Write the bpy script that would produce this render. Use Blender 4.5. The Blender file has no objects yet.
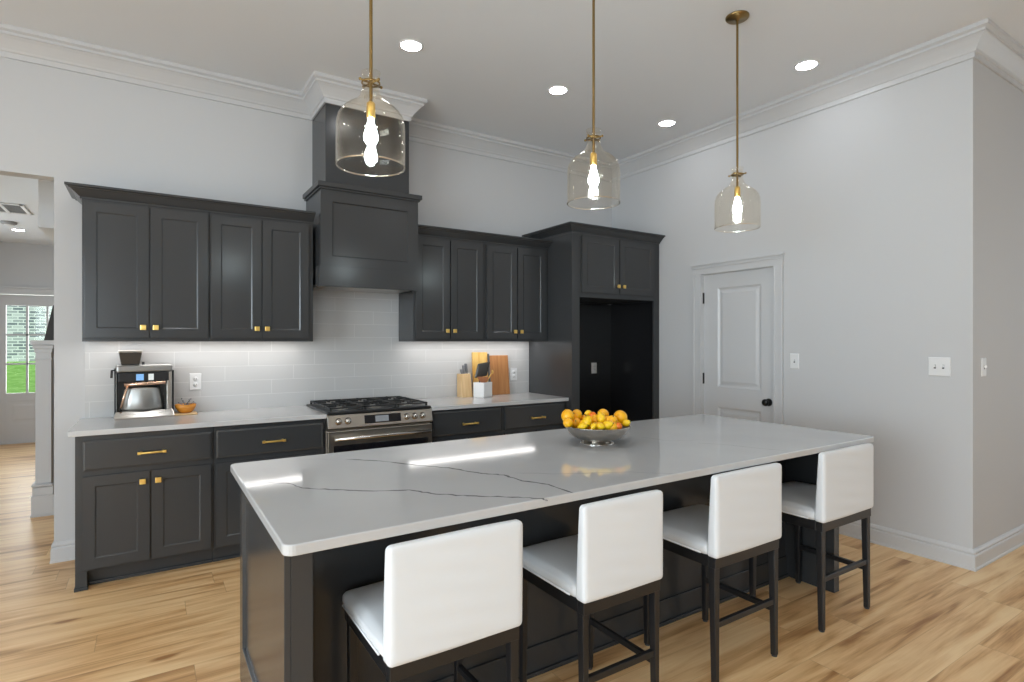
import bpy, bmesh, math, random
from mathutils import Vector, Matrix
C = bpy.context.scene.collection
SC = bpy.context.scene
random.seed(4)

# ------------------------------------------------------------------ camera, world, exposure
cam_d = bpy.data.cameras.new('camera')
cam_d.sensor_fit = 'HORIZONTAL'; cam_d.sensor_width = 36.0
cam_d.lens = 562.84 / 1024 * 36.0
cam_d.shift_y = (341.49 - 341.0) / 1024
cam_d.clip_start = 0.02; cam_d.clip_end = 200
cam = bpy.data.objects.new('camera', cam_d); C.objects.link(cam)
cam.location = (0.3567, -4.6371, 1.42)
cam.rotation_euler = (math.radians(90), 0, math.radians(-32.7686))
SC.camera = cam

world = bpy.data.worlds.new('daylight'); SC.world = world
world.use_nodes = True
wn = world.node_tree.nodes; wl = world.node_tree.links
sky = wn.new('ShaderNodeTexSky'); sky.sky_type = 'HOSEK_WILKIE'; sky.turbidity = 3.0
sky.sun_direction = (0.3, -0.5, 0.8)
wl.new(sky.outputs['Color'], wn['Background'].inputs['Color'])
wn['Background'].inputs['Strength'].default_value = 1.2

SC.view_settings.view_transform = 'Standard'
SC.view_settings.look = 'None'
SC.view_settings.exposure = 0.22
SC.view_settings.gamma = 1.0
SC.view_settings.use_curve_mapping = False
SC.cycles.max_bounces = 10
SC.cycles.diffuse_bounces = 6
SC.cycles.glossy_bounces = 5
SC.cycles.transparent_max_bounces = 16
SC.cycles.use_denoising = True
SC.cycles.sample_clamp_indirect = 6.0
SC.cycles.caustics_reflective = False
SC.cycles.caustics_refractive = False

def area(name, loc, rot, sx, sy, power, color=(1, 1, 1)):
    d = bpy.data.lights.new(name, 'AREA'); d.shape = 'RECTANGLE'; d.size = sx; d.size_y = sy
    d.energy = power; d.color = color
    o = bpy.data.objects.new(name, d); C.objects.link(o); o.location = loc; o.rotation_euler = rot
    return o
# fill lamps added at unseen living-room windows; daylight at the front door and hall
PW = 1.0
area('fill_rear', (-2.3, -9.55, 1.55), (math.radians(90), 0, 0), 3.2, 2.3, 160 * PW, (0.82, 0.92, 1.0))
area('fill_east', (8.35, -6.2, 1.55), (math.radians(90), 0, math.radians(90)), 3.6, 2.3, 55 * PW, (0.82, 0.92, 1.0))
area('fill_left', (-4.45, -5.0, 1.55), (math.radians(90), 0, math.radians(-90)), 4.0, 2.3, 385 * PW, (0.80, 0.91, 1.0))
area('daylight_front_door', (-0.98, 6.2, 1.5), (math.radians(-90), 0, 0), 0.9, 1.6, 22 * PW)
area('daylight_hall', (-2.45, 3.2, 1.5), (math.radians(90), 0, math.radians(-90)), 2.2, 1.8, 50 * PW, (0.86, 0.94, 1.0))
sun = bpy.data.lights.new('sun', 'SUN'); sun.energy = 3.0; sun.angle = 0.02
so = bpy.data.objects.new('sun', sun); C.objects.link(so)
so.rotation_euler = (math.radians(42), 0, math.radians(-20))
DOWN = 40.0      # downlight emission
STRIP = 7.0      # under-cabinet strip emission
BULB = 120.0

# ------------------------------------------------------------------ materials
def mat(name, color=(0.8, 0.8, 0.8), rough=0.5, metal=0.0, spec=0.5, emit=None, es=0.0, coat=0.0):
    m = bpy.data.materials.new(name); m.use_nodes = True
    b = m.node_tree.nodes['Principled BSDF']
    b.inputs['Base Color'].default_value = (*color, 1)
    b.inputs['Roughness'].default_value = rough
    b.inputs['Metallic'].default_value = metal
    b.inputs['Specular IOR Level'].default_value = spec
    b.inputs['Coat Weight'].default_value = coat
    if emit:
        b.inputs['Emission Color'].default_value = (*emit, 1)
        b.inputs['Emission Strength'].default_value = es
    return m
def nodes(m):
    nt = m.node_tree
    return nt, nt.nodes, nt.links, nt.nodes['Principled BSDF']
def noise_bump(m, scale=200, strength=0.1, dist=0.001, stretch=None):
    nt, N, L, b = nodes(m)
    tc = N.new('ShaderNodeTexCoord'); mp = N.new('ShaderNodeMapping')
    if stretch: mp.inputs['Scale'].default_value = stretch
    nz = N.new('ShaderNodeTexNoise'); nz.inputs['Scale'].default_value = scale; nz.inputs['Detail'].default_value = 3
    bp_ = N.new('ShaderNodeBump'); bp_.inputs['Strength'].default_value = strength; bp_.inputs['Distance'].default_value = dist
    L.new(tc.outputs['Object'], mp.inputs['Vector']); L.new(mp.outputs['Vector'], nz.inputs['Vector'])
    L.new(nz.outputs['Fac'], bp_.inputs['Height']); L.new(bp_.outputs['Normal'], b.inputs['Normal'])
    return m
def vary(m, c1, c2, scale=3.0, stretch=(1, 1, 1), detail=4, lo=0.35, hi=0.65):
    nt, N, L, b = nodes(m)
    tc = N.new('ShaderNodeTexCoord'); mp = N.new('ShaderNodeMapping'); mp.inputs['Scale'].default_value = stretch
    nz = N.new('ShaderNodeTexNoise'); nz.inputs['Scale'].default_value = scale; nz.inputs['Detail'].default_value = detail
    cr = N.new('ShaderNodeValToRGB')
    cr.color_ramp.elements[0].position = lo; cr.color_ramp.elements[0].color = (*c1, 1)
    cr.color_ramp.elements[1].position = hi; cr.color_ramp.elements[1].color = (*c2, 1)
    L.new(tc.outputs['Object'], mp.inputs['Vector']); L.new(mp.outputs['Vector'], nz.inputs['Vector'])
    L.new(nz.outputs['Fac'], cr.inputs['Fac']); L.new(cr.outputs['Color'], b.inputs['Base Color'])
    return m

M = {}
M['wall'] = noise_bump(mat('wall_paint', (0.53, 0.53, 0.535), 0.6, spec=0.3), 350, 0.05)
M['ceiling'] = noise_bump(mat('ceiling_paint', (0.73, 0.755, 0.785), 0.8, spec=0.2), 300, 0.05)
M['trim'] = mat('trim_paint', (0.545, 0.545, 0.55), 0.35)
M['cab'] = noise_bump(mat('cabinet_paint', (0.042, 0.0435, 0.0455), 0.22, spec=0.42), 120, 0.02)
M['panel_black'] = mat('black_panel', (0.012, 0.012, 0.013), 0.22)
M['gold'] = mat('brushed_gold', (0.95, 0.66, 0.20), 0.28, 1.0)
M['brass'] = mat('aged_brass', (0.27, 0.18, 0.07), 0.34, 1.0)
M['steel'] = noise_bump(mat('brushed_steel', (0.50, 0.47, 0.43), 0.30, 1.0), 60, 0.05, 0.0005, (1, 1, 40))
M['chrome'] = mat('polished_steel', (0.55, 0.53, 0.50), 0.15, 1.0)
M['black'] = mat('black_metal', (0.012, 0.012, 0.013), 0.35)
M['iron'] = mat('cast_iron', (0.02, 0.02, 0.02), 0.55)
M['blackglass'] = mat('black_glass', (0.008, 0.008, 0.01), 0.06)
M['knobblack'] = mat('oil_rubbed_bronze', (0.015, 0.013, 0.012), 0.3, 0.6)
M['plate'] = mat('white_plastic', (0.72, 0.72, 0.72), 0.3)
M['slot'] = mat('dark_slot', (0.05, 0.05, 0.05), 0.5)
M['greyplate'] = mat('grey_vent_slats', (0.16, 0.16, 0.165), 0.5)
M['lamp'] = mat('downlight_lens', (0.9, 0.9, 0.9), 0.4, emit=(0.95, 0.97, 1.0), es=DOWN)
M['strip'] = mat('light_strip_lens', (0.9, 0.9, 0.9), 0.4, emit=(1.0, 0.97, 0.94), es=STRIP)
M['bulb'] = mat('glowing_bulb', (1, 1, 1), 0.2, emit=(0.74, 0.90, 1.0), es=BULB)
M['fabric'] = noise_bump(mat('white_slipcover', (0.73, 0.75, 0.77), 0.85, spec=0.2), 260, 0.12, 0.001)
M['orange'] = noise_bump(vary(mat('orange_peel', rough=0.38), (0.86, 0.36, 0.004), (0.90, 0.48, 0.008), 9), 140, 0.25, 0.001)
M['lemon'] = noise_bump(vary(mat('lemon_peel', rough=0.38), (0.86, 0.48, 0.004), (0.88, 0.57, 0.010), 9), 140, 0.25, 0.001)
M['deep_orange'] = noise_bump(mat('deep_orange_peel', (0.75, 0.16, 0.005), 0.38), 140, 0.25, 0.001)
M['stem'] = mat('fruit_stem', (0.10, 0.13, 0.03), 0.7)
M['board'] = vary(mat('walnut_board', rough=0.45), (0.32, 0.135, 0.045), (0.43, 0.20, 0.075), 3.0, (14, 2, 0.9), 5)
M['maple'] = vary(mat('maple_wood', rough=0.45), (0.56, 0.36, 0.17), (0.68, 0.48, 0.26), 3.0, (12, 2, 1.0), 5)
M['yellowwood'] = vary(mat('honey_wood', rough=0.45), (0.58, 0.30, 0.06), (0.72, 0.48, 0.16), 3.0, (10, 2, 1.5), 5)
M['redwood'] = vary(mat('reddish_wood', rough=0.45), (0.30, 0.10, 0.04), (0.38, 0.15, 0.06), 4.0, (10, 2, 1.5), 5)
M['ceramic'] = mat('white_ceramic', (0.78, 0.78, 0.78), 0.25)
M['greyplastic'] = mat('grey_handle', (0.13, 0.135, 0.145), 0.35)
M['amber'] = mat('amber_glaze', (0.62, 0.24, 0.03), 0.22)
M['screen_blue'] = mat('blue_display', (0.05, 0.1, 0.2), 0.2, emit=(0.25, 0.50, 0.85), es=0.75)
M['screen_white'] = mat('pale_display', (0.3, 0.3, 0.3), 0.2, emit=(0.75, 0.8, 0.78), es=0.6)
M['screen_grey'] = mat('grey_display', (0.10, 0.11, 0.12), 0.15, emit=(0.30, 0.32, 0.34), es=0.35)
M['smoke'] = mat('smoked_plastic', (0.05, 0.045, 0.04), 0.12)
M['carafe'] = noise_bump(mat('satin_carafe_steel', (0.36, 0.36, 0.35), 0.33, 1.0), 60, 0.05, 0.0005, (1, 1, 40))
M['copper'] = mat('copper_bar', (0.75, 0.50, 0.36), 0.25, 1.0)
M['darkpost'] = mat('dark_post', (0.02, 0.017, 0.015), 0.4)
M['white_out'] = mat('exterior_paint', (0.6, 0.6, 0.6), 0.7)

# clear architectural glass with a faint champagne tint
def glassmat(name, tint, gl=1.0, base=0.0):
    m = bpy.data.materials.new(name); m.use_nodes = True
    N = m.node_tree.nodes; L = m.node_tree.links
    N.remove(N['Principled BSDF'])
    tr = N.new('ShaderNodeBsdfTransparent'); tr.inputs['Color'].default_value = (*tint, 1)
    gs = N.new('ShaderNodeBsdfGlossy'); gs.inputs['Roughness'].default_value = 0.03
    gs.inputs['Color'].default_value = (1, 0.97, 0.92, 1)
    lw = N.new('ShaderNodeLayerWeight'); lw.inputs['Blend'].default_value = 0.5
    pw = N.new('ShaderNodeMath'); pw.operation = 'POWER'; pw.inputs[1].default_value = 5.0
    mt = N.new('ShaderNodeMath'); mt.operation = 'MULTIPLY_ADD'; mt.use_clamp = True
    mt.inputs[1].default_value = gl; mt.inputs[2].default_value = 0.02 + base
    L.new(lw.outputs['Facing'], pw.inputs[0])
    mx = N.new('ShaderNodeMixShader')
    L.new(pw.outputs[0], mt.inputs[0]); L.new(mt.outputs[0], mx.inputs['Fac'])
    L.new(tr.outputs[0], mx.inputs[1]); L.new(gs.outputs[0], mx.inputs[2])
    L.new(mx.outputs[0], N['Material Output'].inputs['Surface'])
    return m
M['glass'] = glassmat('champagne_glass', (0.988, 0.973, 0.945), 0.85, 0.0)
M['glassrim'] = glassmat('champagne_glass_rim', (0.97, 0.95, 0.90), 0.9, 0.35)
M['winglass'] = glassmat('window_glass', (0.95, 0.96, 0.96), 0.8)

def floor_mat():
    m = mat('oak_plank_floor', rough=0.36, spec=0.45)
    nt, N, L, b = nodes(m)
    def math_(op, a, b_=None, c=None):
        n = N.new('ShaderNodeMath'); n.operation = op
        for i, v in enumerate((a, b_, c)):
            if v is None: continue
            if isinstance(v, (int, float)): n.inputs[i].default_value = v
            else: L.new(v, n.inputs[i])
        return n.outputs[0]
    tc = N.new('ShaderNodeTexCoord'); sp = N.new('ShaderNodeSeparateXYZ'); L.new(tc.outputs['Object'], sp.inputs[0])
    X, Y = sp.outputs['X'], sp.outputs['Y']
    W, LN = 0.18, 1.5
    yr = math_('DIVIDE', Y, W); row = math_('FLOOR', yr); fy = math_('FRACT', yr)
    wn1 = N.new('ShaderNodeTexWhiteNoise'); wn1.noise_dimensions = '1D'; L.new(row, wn1.inputs['W'])
    xs = math_('ADD', math_('DIVIDE', X, LN), wn1.outputs['Value'])
    col = math_('FLOOR', xs); fx = math_('FRACT', xs)
    cb = N.new('ShaderNodeCombineXYZ'); L.new(row, cb.inputs[0]); L.new(col, cb.inputs[1])
    wn2 = N.new('ShaderNodeTexWhiteNoise'); wn2.noise_dimensions = '2D'; L.new(cb.outputs[0], wn2.inputs['Vector'])
    tone = wn2.outputs['Value']
    # grain along X, shifted per plank
    gx = math_('ADD', math_('MULTIPLY', X, 0.9), math_('MULTIPLY', tone, 37.0))
    cg = N.new('ShaderNodeCombineXYZ'); L.new(gx, cg.inputs[0]); L.new(math_('MULTIPLY', Y, 9.0), cg.inputs[1])
    n1 = N.new('ShaderNodeTexNoise'); n1.inputs['Scale'].default_value = 1.6; n1.inputs['Detail'].default_value = 5
    n1.inputs['Distortion'].default_value = 0.6
    L.new(cg.outputs[0], n1.inputs['Vector'])
    cg2 = N.new('ShaderNodeCombineXYZ'); L.new(math_('MULTIPLY', gx, 2.0), cg2.inputs[0]); L.new(math_('MULTIPLY', Y, 60.0), cg2.inputs[1])
    n2 = N.new('ShaderNodeTexNoise'); n2.inputs['Scale'].default_value = 2.0; n2.inputs['Detail'].default_value = 3
    L.new(cg2.outputs[0], n2.inputs['Vector'])
    r = N.new('ShaderNodeValToRGB')
    e = r.color_ramp.elements
    e[0].position = 0.20; e[0].color = (0.36, 0.165, 0.055, 1)
    e[1].position = 0.78; e[1].color = (0.90, 0.64, 0.35, 1)
    q = e.new(0.40); q.color = (0.66, 0.385, 0.17, 1)
    q = e.new(0.56); q.color = (0.80, 0.52, 0.26, 1)
    s = math_('MULTIPLY', math_('SUBTRACT', n1.outputs['Fac'], 0.5), 1.25)
    s = math_('ADD', s, math_('MULTIPLY', math_('SUBTRACT', n2.outputs['Fac'], 0.5), 0.30))
    s = math_('ADD', s, math_('MULTIPLY', math_('SUBTRACT', tone, 0.5), 0.20))
    s = math_('ADD', s, 0.515)
    # scattered small knots
    cg3 = N.new('ShaderNodeCombineXYZ'); L.new(math_('MULTIPLY', X, 2.2), cg3.inputs[0]); L.new(math_('MULTIPLY', Y, 6.5), cg3.inputs[1])
    vo = N.new('ShaderNodeTexVoronoi'); vo.inputs['Scale'].default_value = 1.0; L.new(cg3.outputs[0], vo.inputs['Vector'])
    sepc = N.new('ShaderNodeSeparateColor'); L.new(vo.outputs['Color'], sepc.inputs[0])
    kn = math_('MULTIPLY', math_('SUBTRACT', 1.0, math_('MINIMUM', math_('MULTIPLY', vo.outputs['Distance'], 6.0), 1.0)), math_('GREATER_THAN', sepc.outputs[0], 0.80))
    s = math_('SUBTRACT', s, math_('MULTIPLY', kn, 0.45))
    L.new(s, r.inputs['Fac'])
    # seams
    ey = math_('MINIMUM', fy, math_('SUBTRACT', 1.0, fy)); ex = math_('MINIMUM', fx, math_('SUBTRACT', 1.0, fx))
    seam = math_('MAXIMUM', math_('LESS_THAN', ey, 0.005), math_('LESS_THAN', ex, 0.0012))
    mx = N.new('ShaderNodeMixRGB'); mx.inputs['Color2'].default_value = (0.16, 0.09, 0.05, 1)
    L.new(math_('MULTIPLY', seam, 0.28), mx.inputs['Fac']); L.new(r.outputs['Color'], mx.inputs['Color1'])
    L.new(mx.outputs['Color'], b.inputs['Base Color'])
    return m
M['floor'] = floor_mat()

def tile_mat():
    m = mat('glossy_white_tile', rough=0.12)
    nt, N, L, b = nodes(m)
    tc = N.new('ShaderNodeTexCoord'); mp = N.new('ShaderNodeMapping')
    mp.inputs['Rotation'].default_value = (math.radians(90), 0, 0)
    mp.inputs['Location'].default_value = (0.12, 0.0, 0.0)
    br = N.new('ShaderNodeTexBrick')
    br.inputs['Color1'].default_value = (0.50, 0.495, 0.49, 1); br.inputs['Color2'].default_value = (0.515, 0.51, 0.505, 1)
    br.inputs['Mortar'].default_value = (0.61, 0.605, 0.595, 1)
    br.inputs['Scale'].default_value = 1.0; br.inputs['Mortar Size'].default_value = 0.0022
    br.inputs['Mortar Smooth'].default_value = 0.2
    br.inputs['Brick Width'].default_value = 0.48; br.inputs['Row Height'].default_value = 0.108
    br.offset = 0.0
    L.new(tc.outputs['Object'], mp.inputs['Vector'])
    sx = N.new('ShaderNodeSeparateXYZ'); L.new(tc.outputs['Object'], sx.inputs[0])
    cx = N.new('ShaderNodeCombineXYZ')
    ad = N.new('ShaderNodeMath'); ad.operation = 'ADD'; ad.inputs[1].default_value = -0.914
    L.new(sx.outputs['Z'], ad.inputs[0]); L.new(ad.outputs[0], cx.inputs[1])
    dv = N.new('ShaderNodeMath'); dv.operation = 'DIVIDE'; dv.inputs[1].default_value = 0.108; L.new(ad.outputs[0], dv.inputs[0])
    fl = N.new('ShaderNodeMath'); fl.operation = 'FLOOR'; L.new(dv.outputs[0], fl.inputs[0])
    sh = N.new('ShaderNodeMath'); sh.operation = 'MULTIPLY_ADD'; sh.inputs[1].default_value = -0.48 / 3; L.new(fl.outputs[0], sh.inputs[0]); L.new(sx.outputs['X'], sh.inputs[2])
    of = N.new('ShaderNodeMath'); of.operation = 'ADD'; of.inputs[1].default_value = -0.983; L.new(sh.outputs[0], of.inputs[0]); L.new(of.outputs[0], cx.inputs[0])
    L.new(cx.outputs[0], br.inputs['Vector'])
    L.new(br.outputs['Color'], b.inputs['Base Color'])
    bu = N.new('ShaderNodeBump'); bu.inputs['Strength'].default_value = 0.35; bu.inputs['Distance'].default_value = 0.002; bu.invert = True
    L.new(br.outputs['Fac'], bu.inputs['Height']); L.new(bu.outputs['Normal'], b.inputs['Normal'])
    return m
M['tile'] = tile_mat()
M['quartz'] = vary(mat('white_quartz', rough=0.075, spec=0.5), (0.50, 0.50, 0.503), (0.54, 0.54, 0.54), 2.0)
M['vein'] = mat('grey_quartz_vein', (0.16, 0.16, 0.165), 0.14)
M['vein_faint'] = mat('pale_quartz_vein', (0.40, 0.40, 0.405), 0.12)

def brick_mat():
    m = mat('whitewashed_brick', rough=0.9)
    nt, N, L, b = nodes(m)
    tc = N.new('ShaderNodeTexCoord'); sx = N.new('ShaderNodeSeparateXYZ'); cx = N.new('ShaderNodeCombineXYZ')
    br = N.new('ShaderNodeTexBrick')
    br.inputs['Color1'].default_value = (0.22, 0.26, 0.30, 1); br.inputs['Color2'].default_value = (0.85, 0.90, 0.91, 1)
    br.inputs['Mortar'].default_value = (0.88, 0.92, 0.92, 1); br.inputs['Scale'].default_value = 1.0
    br.inputs['Brick Width'].default_value = 0.24; br.inputs['Row Height'].default_value = 0.085; br.inputs['Mortar Size'].default_value = 0.014
    br.inputs['Bias'].default_value = -0.1
    L.new(tc.outputs['Object'], sx.inputs[0]); L.new(sx.outputs['X'], cx.inputs[0]); L.new(sx.outputs['Z'], cx.inputs[1])
    L.new(cx.outputs[0], br.inputs['Vector']); L.new(br.outputs['Color'], b.inputs['Base Color'])
    return m
M['brick'] = brick_mat()
M['grass'] = vary(mat('lawn_grass', rough=0.9), (0.16, 0.42, 0.05), (0.34, 0.62, 0.16), 6.0, (1, 1, 1), 6)

# ------------------------------------------------------------------ mesh helpers
class MB:
    """Collects shapes in one bmesh; build() links it as ONE mesh object."""
    def __init__(self): self.bm = bmesh.new()
    def _face(self, vs, mi=0, sm=False):
        try:
            f = self.bm.faces.new(vs); f.material_index = mi; f.smooth = sm
        except ValueError: pass
    def box(self, x0, x1, y0, y1, z0, z1, mi=0, T=None):
        P = [Vector((x, y, z)) for z in (z0, z1) for x, y in ((x0, y0), (x1, y0), (x1, y1), (x0, y1))]
        if T: P = [T @ p for p in P]
        v = [self.bm.verts.new(p) for p in P]
        for q in ((3, 2, 1, 0), (4, 5, 6, 7), (0, 1, 5, 4), (1, 2, 6, 5), (2, 3, 7, 6), (3, 0, 4, 7)):
            self._face([v[i] for i in q], mi)
        return self
    def taper(self, b, t, z0, z1, mi=0, T=None):
        """frustum with rectangles b, t = (x0,x1,y0,y1)"""
        P = [Vector((x, y, z)) for (r, z) in ((b, z0), (t, z1)) for x, y in ((r[0], r[2]), (r[1], r[2]), (r[1], r[3]), (r[0], r[3]))]
        if T: P = [T @ p for p in P]
        v = [self.bm.verts.new(p) for p in P]
        for q in ((3, 2, 1, 0), (4, 5, 6, 7), (0, 1, 5, 4), (1, 2, 6, 5), (2, 3, 7, 6), (3, 0, 4, 7)):
            self._face([v[i] for i in q], mi)
        return self
    def lathe(self, prof, c=(0, 0, 0), seg=32, mi=0, T=None, smooth=True, capb=False, capt=False):
        """prof: list of (r, z)"""
        rings = []
        for r, z in prof:
            if r < 1e-6:
                p = Vector((c[0], c[1], c[2] + z)); p = T @ p if T else p
                rings.append([self.bm.verts.new(p)])
            else:
                ring = []
                for k in range(seg):
                    a = 2 * math.pi * k / seg
                    p = Vector((c[0] + r * math.cos(a), c[1] + r * math.sin(a), c[2] + z)); p = T @ p if T else p
                    ring.append(self.bm.verts.new(p))
                rings.append(ring)
        for A, B in zip(rings, rings[1:]):
            for k in range(seg):
                k2 = (k + 1) % seg
                if len(A) == 1 and len(B) == 1: continue
                if len(A) == 1: self._face([A[0], B[k2], B[k]][::-1], mi, smooth)
                elif len(B) == 1: self._face([A[k], A[k2], B[0]], mi, smooth)
                else: self._face([A[k], A[k2], B[k2], B[k]], mi, smooth)
        if capb and len(rings[0]) > 1: self._face(rings[0][::-1], mi)
        if capt and len(rings[-1]) > 1: self._face(rings[-1], mi)
        return self
    def tube(self, pts, r, seg=10, mi=0, closed=False, rb=None):
        """round tube (or flattened when rb given) along points"""
        pts = [Vector(p) for p in pts]; n = len(pts); rings = []
        up0 = None
        for i, p in enumerate(pts):
            if closed: t = (pts[(i + 1) % n] - pts[i - 1]).normalized()
            else: t = (pts[min(i + 1, n - 1)] - pts[max(i - 1, 0)]).normalized()
            if up0 is None:
                up0 = Vector((0, 0, 1)) if abs(t.z) < 0.9 else Vector((1, 0, 0))
            a = t.cross(up0)
            if a.length < 1e-4: a = t.cross(Vector((0, 1, 0)))
            a.normalize(); b = a.cross(t).normalized(); up0 = b
            rr = r[i] if isinstance(r, (list, tuple)) else r
            ring = [self.bm.verts.new(p + a * (rr * math.cos(2 * math.pi * k / seg)) + b * ((rb or rr) * math.sin(2 * math.pi * k / seg))) for k in range(seg)]
            rings.append(ring)
        pairs = list(zip(rings, rings[1:]))
        if closed: pairs.append((rings[-1], rings[0]))
        for A, B in pairs:
            for k in range(seg):
                k2 = (k + 1) % seg
                self._face([A[k], A[k2], B[k2], B[k]], mi, True)
        if not closed:
            self._face(rings[0][::-1], mi); self._face(rings[-1], mi)
        return self
    def sweep(self, path, prof, side=1, mi=0, closed=False):
        """mitred sweep of profile (out, z) along a plan path [(x,y)]; side=+1 pushes to the right of travel"""
        P = [Vector(p) for p in path]; n = len(P); rows = []
        def nrm(a, b):
            d = (b - a).normalized(); return Vector((d.y, -d.x)) * side
        for i in range(n):
            ns = []
            if i > 0: ns.append(nrm(P[i - 1], P[i]))
            if i < n - 1: ns.append(nrm(P[i], P[i + 1]))
            if len(ns) == 2:
                m = ns[0] + ns[1]; m = m / m.length_squared * 2 if m.length > 1e-6 else ns[0]
            else: m = ns[0]
            rows.append([self.bm.verts.new((P[i].x + m.x * o, P[i].y + m.y * o, z)) for o, z in prof])
        k = len(prof)
        for A, B in zip(rows, rows[1:]):
            for j in range(k):
                j2 = (j + 1) % k
                self._face([A[j], B[j], B[j2], A[j2]], mi)
        self._face(rows[0], mi); self._face(rows[-1][::-1], mi)
        return self
    def cushion(self, x0, x1, y0, y1, z0, z1, r, puff=(0, 0, 0), n=12, mi=0, T=None):
        c = Vector(((x0 + x1) / 2, (y0 + y1) / 2, (z0 + z1) / 2)); h = Vector(((x1 - x0) / 2, (y1 - y0) / 2, (z1 - z0) / 2))
        b2 = bmesh.new(); bmesh.ops.create_cube(b2, size=2)
        bmesh.ops.subdivide_edges(b2, edges=b2.edges[:], cuts=n, use_grid_fill=True)
        vm = {}
        for v in b2.verts:
            u = v.co.copy()
            # concentrate samples at the corners
            w = Vector([math.copysign(1 - (1 - abs(t)) ** 1.5, t) for t in u])
            p = Vector((w.x * h.x, w.y * h.y, w.z * h.z))
            inner = Vector([max(-(h[i] - r), min(h[i] - r, p[i])) for i in range(3)])
            d = p - inner
            q = inner + d.normalized() * r if d.length > 1e-6 else p
            for i in range(3):
                if abs(abs(u[i]) - 1) < 1e-5:
                    j, k = (i + 1) % 3, (i + 2) % 3
                    q[i] += math.copysign(puff[i] * (1 - u[j] ** 2) * (1 - u[k] ** 2), u[i])
            q = c + q
            if T: q = T(q)
            vm[v.index] = self.bm.verts.new(q)
        for f in b2.faces:
            self._face([vm[v.index] for v in f.verts], mi, True)
        b2.free(); return self
    def ball(self, c, r, sc=(1, 1, 1), seg=20, mi=0, tip=0.0, R=None):
        prof = []
        m = seg // 2
        for i in range(m + 1):
            a = -math.pi / 2 + math.pi * i / m
            rr, z = r * math.cos(a), r * math.sin(a)
            if tip: z += math.copysign(tip * r * max(0, abs(math.sin(a)) - 0.86) / 0.14, z)
            prof.append((max(rr, 0), z))
        T = Matrix.Translation(c) @ (R if R else Matrix.Identity(4)) @ Matrix.Diagonal((*sc, 1))
        return self.lathe(prof, seg=seg, mi=mi, T=T)
    def shaker(self, x0, x1, z0, z1, y, t=0.02, s=0.058, d=0.005, ch=0.008, mi=0, T=None, sb=None):
        """recessed-panel slab facing -Y with its front at y"""
        sb = s if sb is None else sb
        def ring(ix, izb, izt, yy): return [(x0 + ix, yy, z0 + izb), (x1 - ix, yy, z0 + izb), (x1 - ix, yy, z1 - izt), (x0 + ix, yy, z1 - izt)]
        R = [ring(0, 0, 0, y + t), ring(0, 0, 0, y), ring(s, sb, s, y), ring(s + ch, sb + ch, s + ch, y + d)]
        V = [[self.bm.verts.new((T @ Vector(p)) if T else p) for p in r_] for r_ in R]
        for A, B in zip(V, V[1:]):
            for k in range(4):
                k2 = (k + 1) % 4
                self._face([A[k], A[k2], B[k2], B[k]], mi)
        self._face(V[-1], mi); self._face(V[0][::-1], mi)
        return self
    def slab(self, x0, x1, z0, z1, y, t=0.02, s=0.012, d=0.004, mi=0, T=None):
        """drawer front: chamfered slab facing -Y"""
        def ring(i, yy): return [(x0 + i, yy, z0 + i), (x1 - i, yy, z0 + i), (x1 - i, yy, z1 - i), (x0 + i, yy, z1 - i)]
        R = [ring(0, y + t), ring(0, y + d), ring(s, y)]
        V = [[self.bm.verts.new((T @ Vector(p)) if T else p) for p in r_] for r_ in R]
        for A, B in zip(V, V[1:]):
            for k in range(4):
                k2 = (k + 1) % 4
                self._face([A[k], A[k2], B[k2], B[k]], mi)
        self._face(V[-1], mi); self._face(V[0][::-1], mi)
        return self
    def build(self, name, m, parent=None, bevel=0.0, seg=2):
        me = bpy.data.meshes.new(name)
        bmesh.ops.recalc_face_normals(self.bm, faces=self.bm.faces[:])
        self.bm.to_mesh(me); self.bm.free()
        for mm in (m if isinstance(m, (list, tuple)) else [m]): me.materials.append(mm)
        o = bpy.data.objects.new(name, me); C.objects.link(o)
        if bevel:
            b = o.modifiers.new('edge', 'BEVEL'); b.width = bevel; b.segments = seg; b.limit_method = 'ANGLE'; b.angle_limit = math.radians(40)
            b.harden_normals = False
        if parent is not None: adopt(o, parent)
        return o

def world_of(o):
    m = o.matrix_basis.copy()
    if o.parent: m = world_of(o.parent) @ o.matrix_parent_inverse @ m
    return m
def adopt(o, parent):
    o.parent = parent; o.matrix_parent_inverse = world_of(parent).inverted()
def tag(o, label=None, cat=None, group=None, kind=None):
    if label: o['label'] = label
    if cat: o['category'] = cat
    if group: o['group'] = group
    if kind: o['kind'] = kind
    return o
def thing(name, label, cat, loc=(0, 0, 0), group=None):
    o = bpy.data.objects.new(name, None); C.objects.link(o); o.location = loc
    o.empty_display_size = 0.1
    return tag(o, label, cat, group)
def struct(o, label=None, cat=None): return tag(o, label, cat, None, 'structure')
def copy_tree(o, parent=None):
    c = o.copy(); C.objects.link(c)
    if parent is not None:
        inv = o.matrix_parent_inverse.copy(); c.parent = parent; c.matrix_parent_inverse = inv
    for ch in list(o.children): copy_tree(ch, c)
    return c

# ------------------------------------------------------------------ the room
CEIL = 3.345; XW = 4.658; YC = -3.247; CB = 3.18
HC = 2.79; YF = 5.66
struct(MB().box(-4.2, 8.2, -9.3, 6.0, -0.1, 0).build('floor', M['floor']), 'light oak plank floor running through kitchen and hall', 'floor')
struct(MB().box(-4.2, 8.2, -9.3, 0.12, CEIL, CEIL + 0.12).build('ceiling', M['ceiling']), 'white kitchen ceiling with recessed downlights', 'ceiling')
struct(MB().box(-2.4, 2.0, 0.12, YF + 0.2, HC, HC + 0.1).build('ceiling_hall', M['ceiling']), 'lower white ceiling of the entry hall', 'ceiling')
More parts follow.
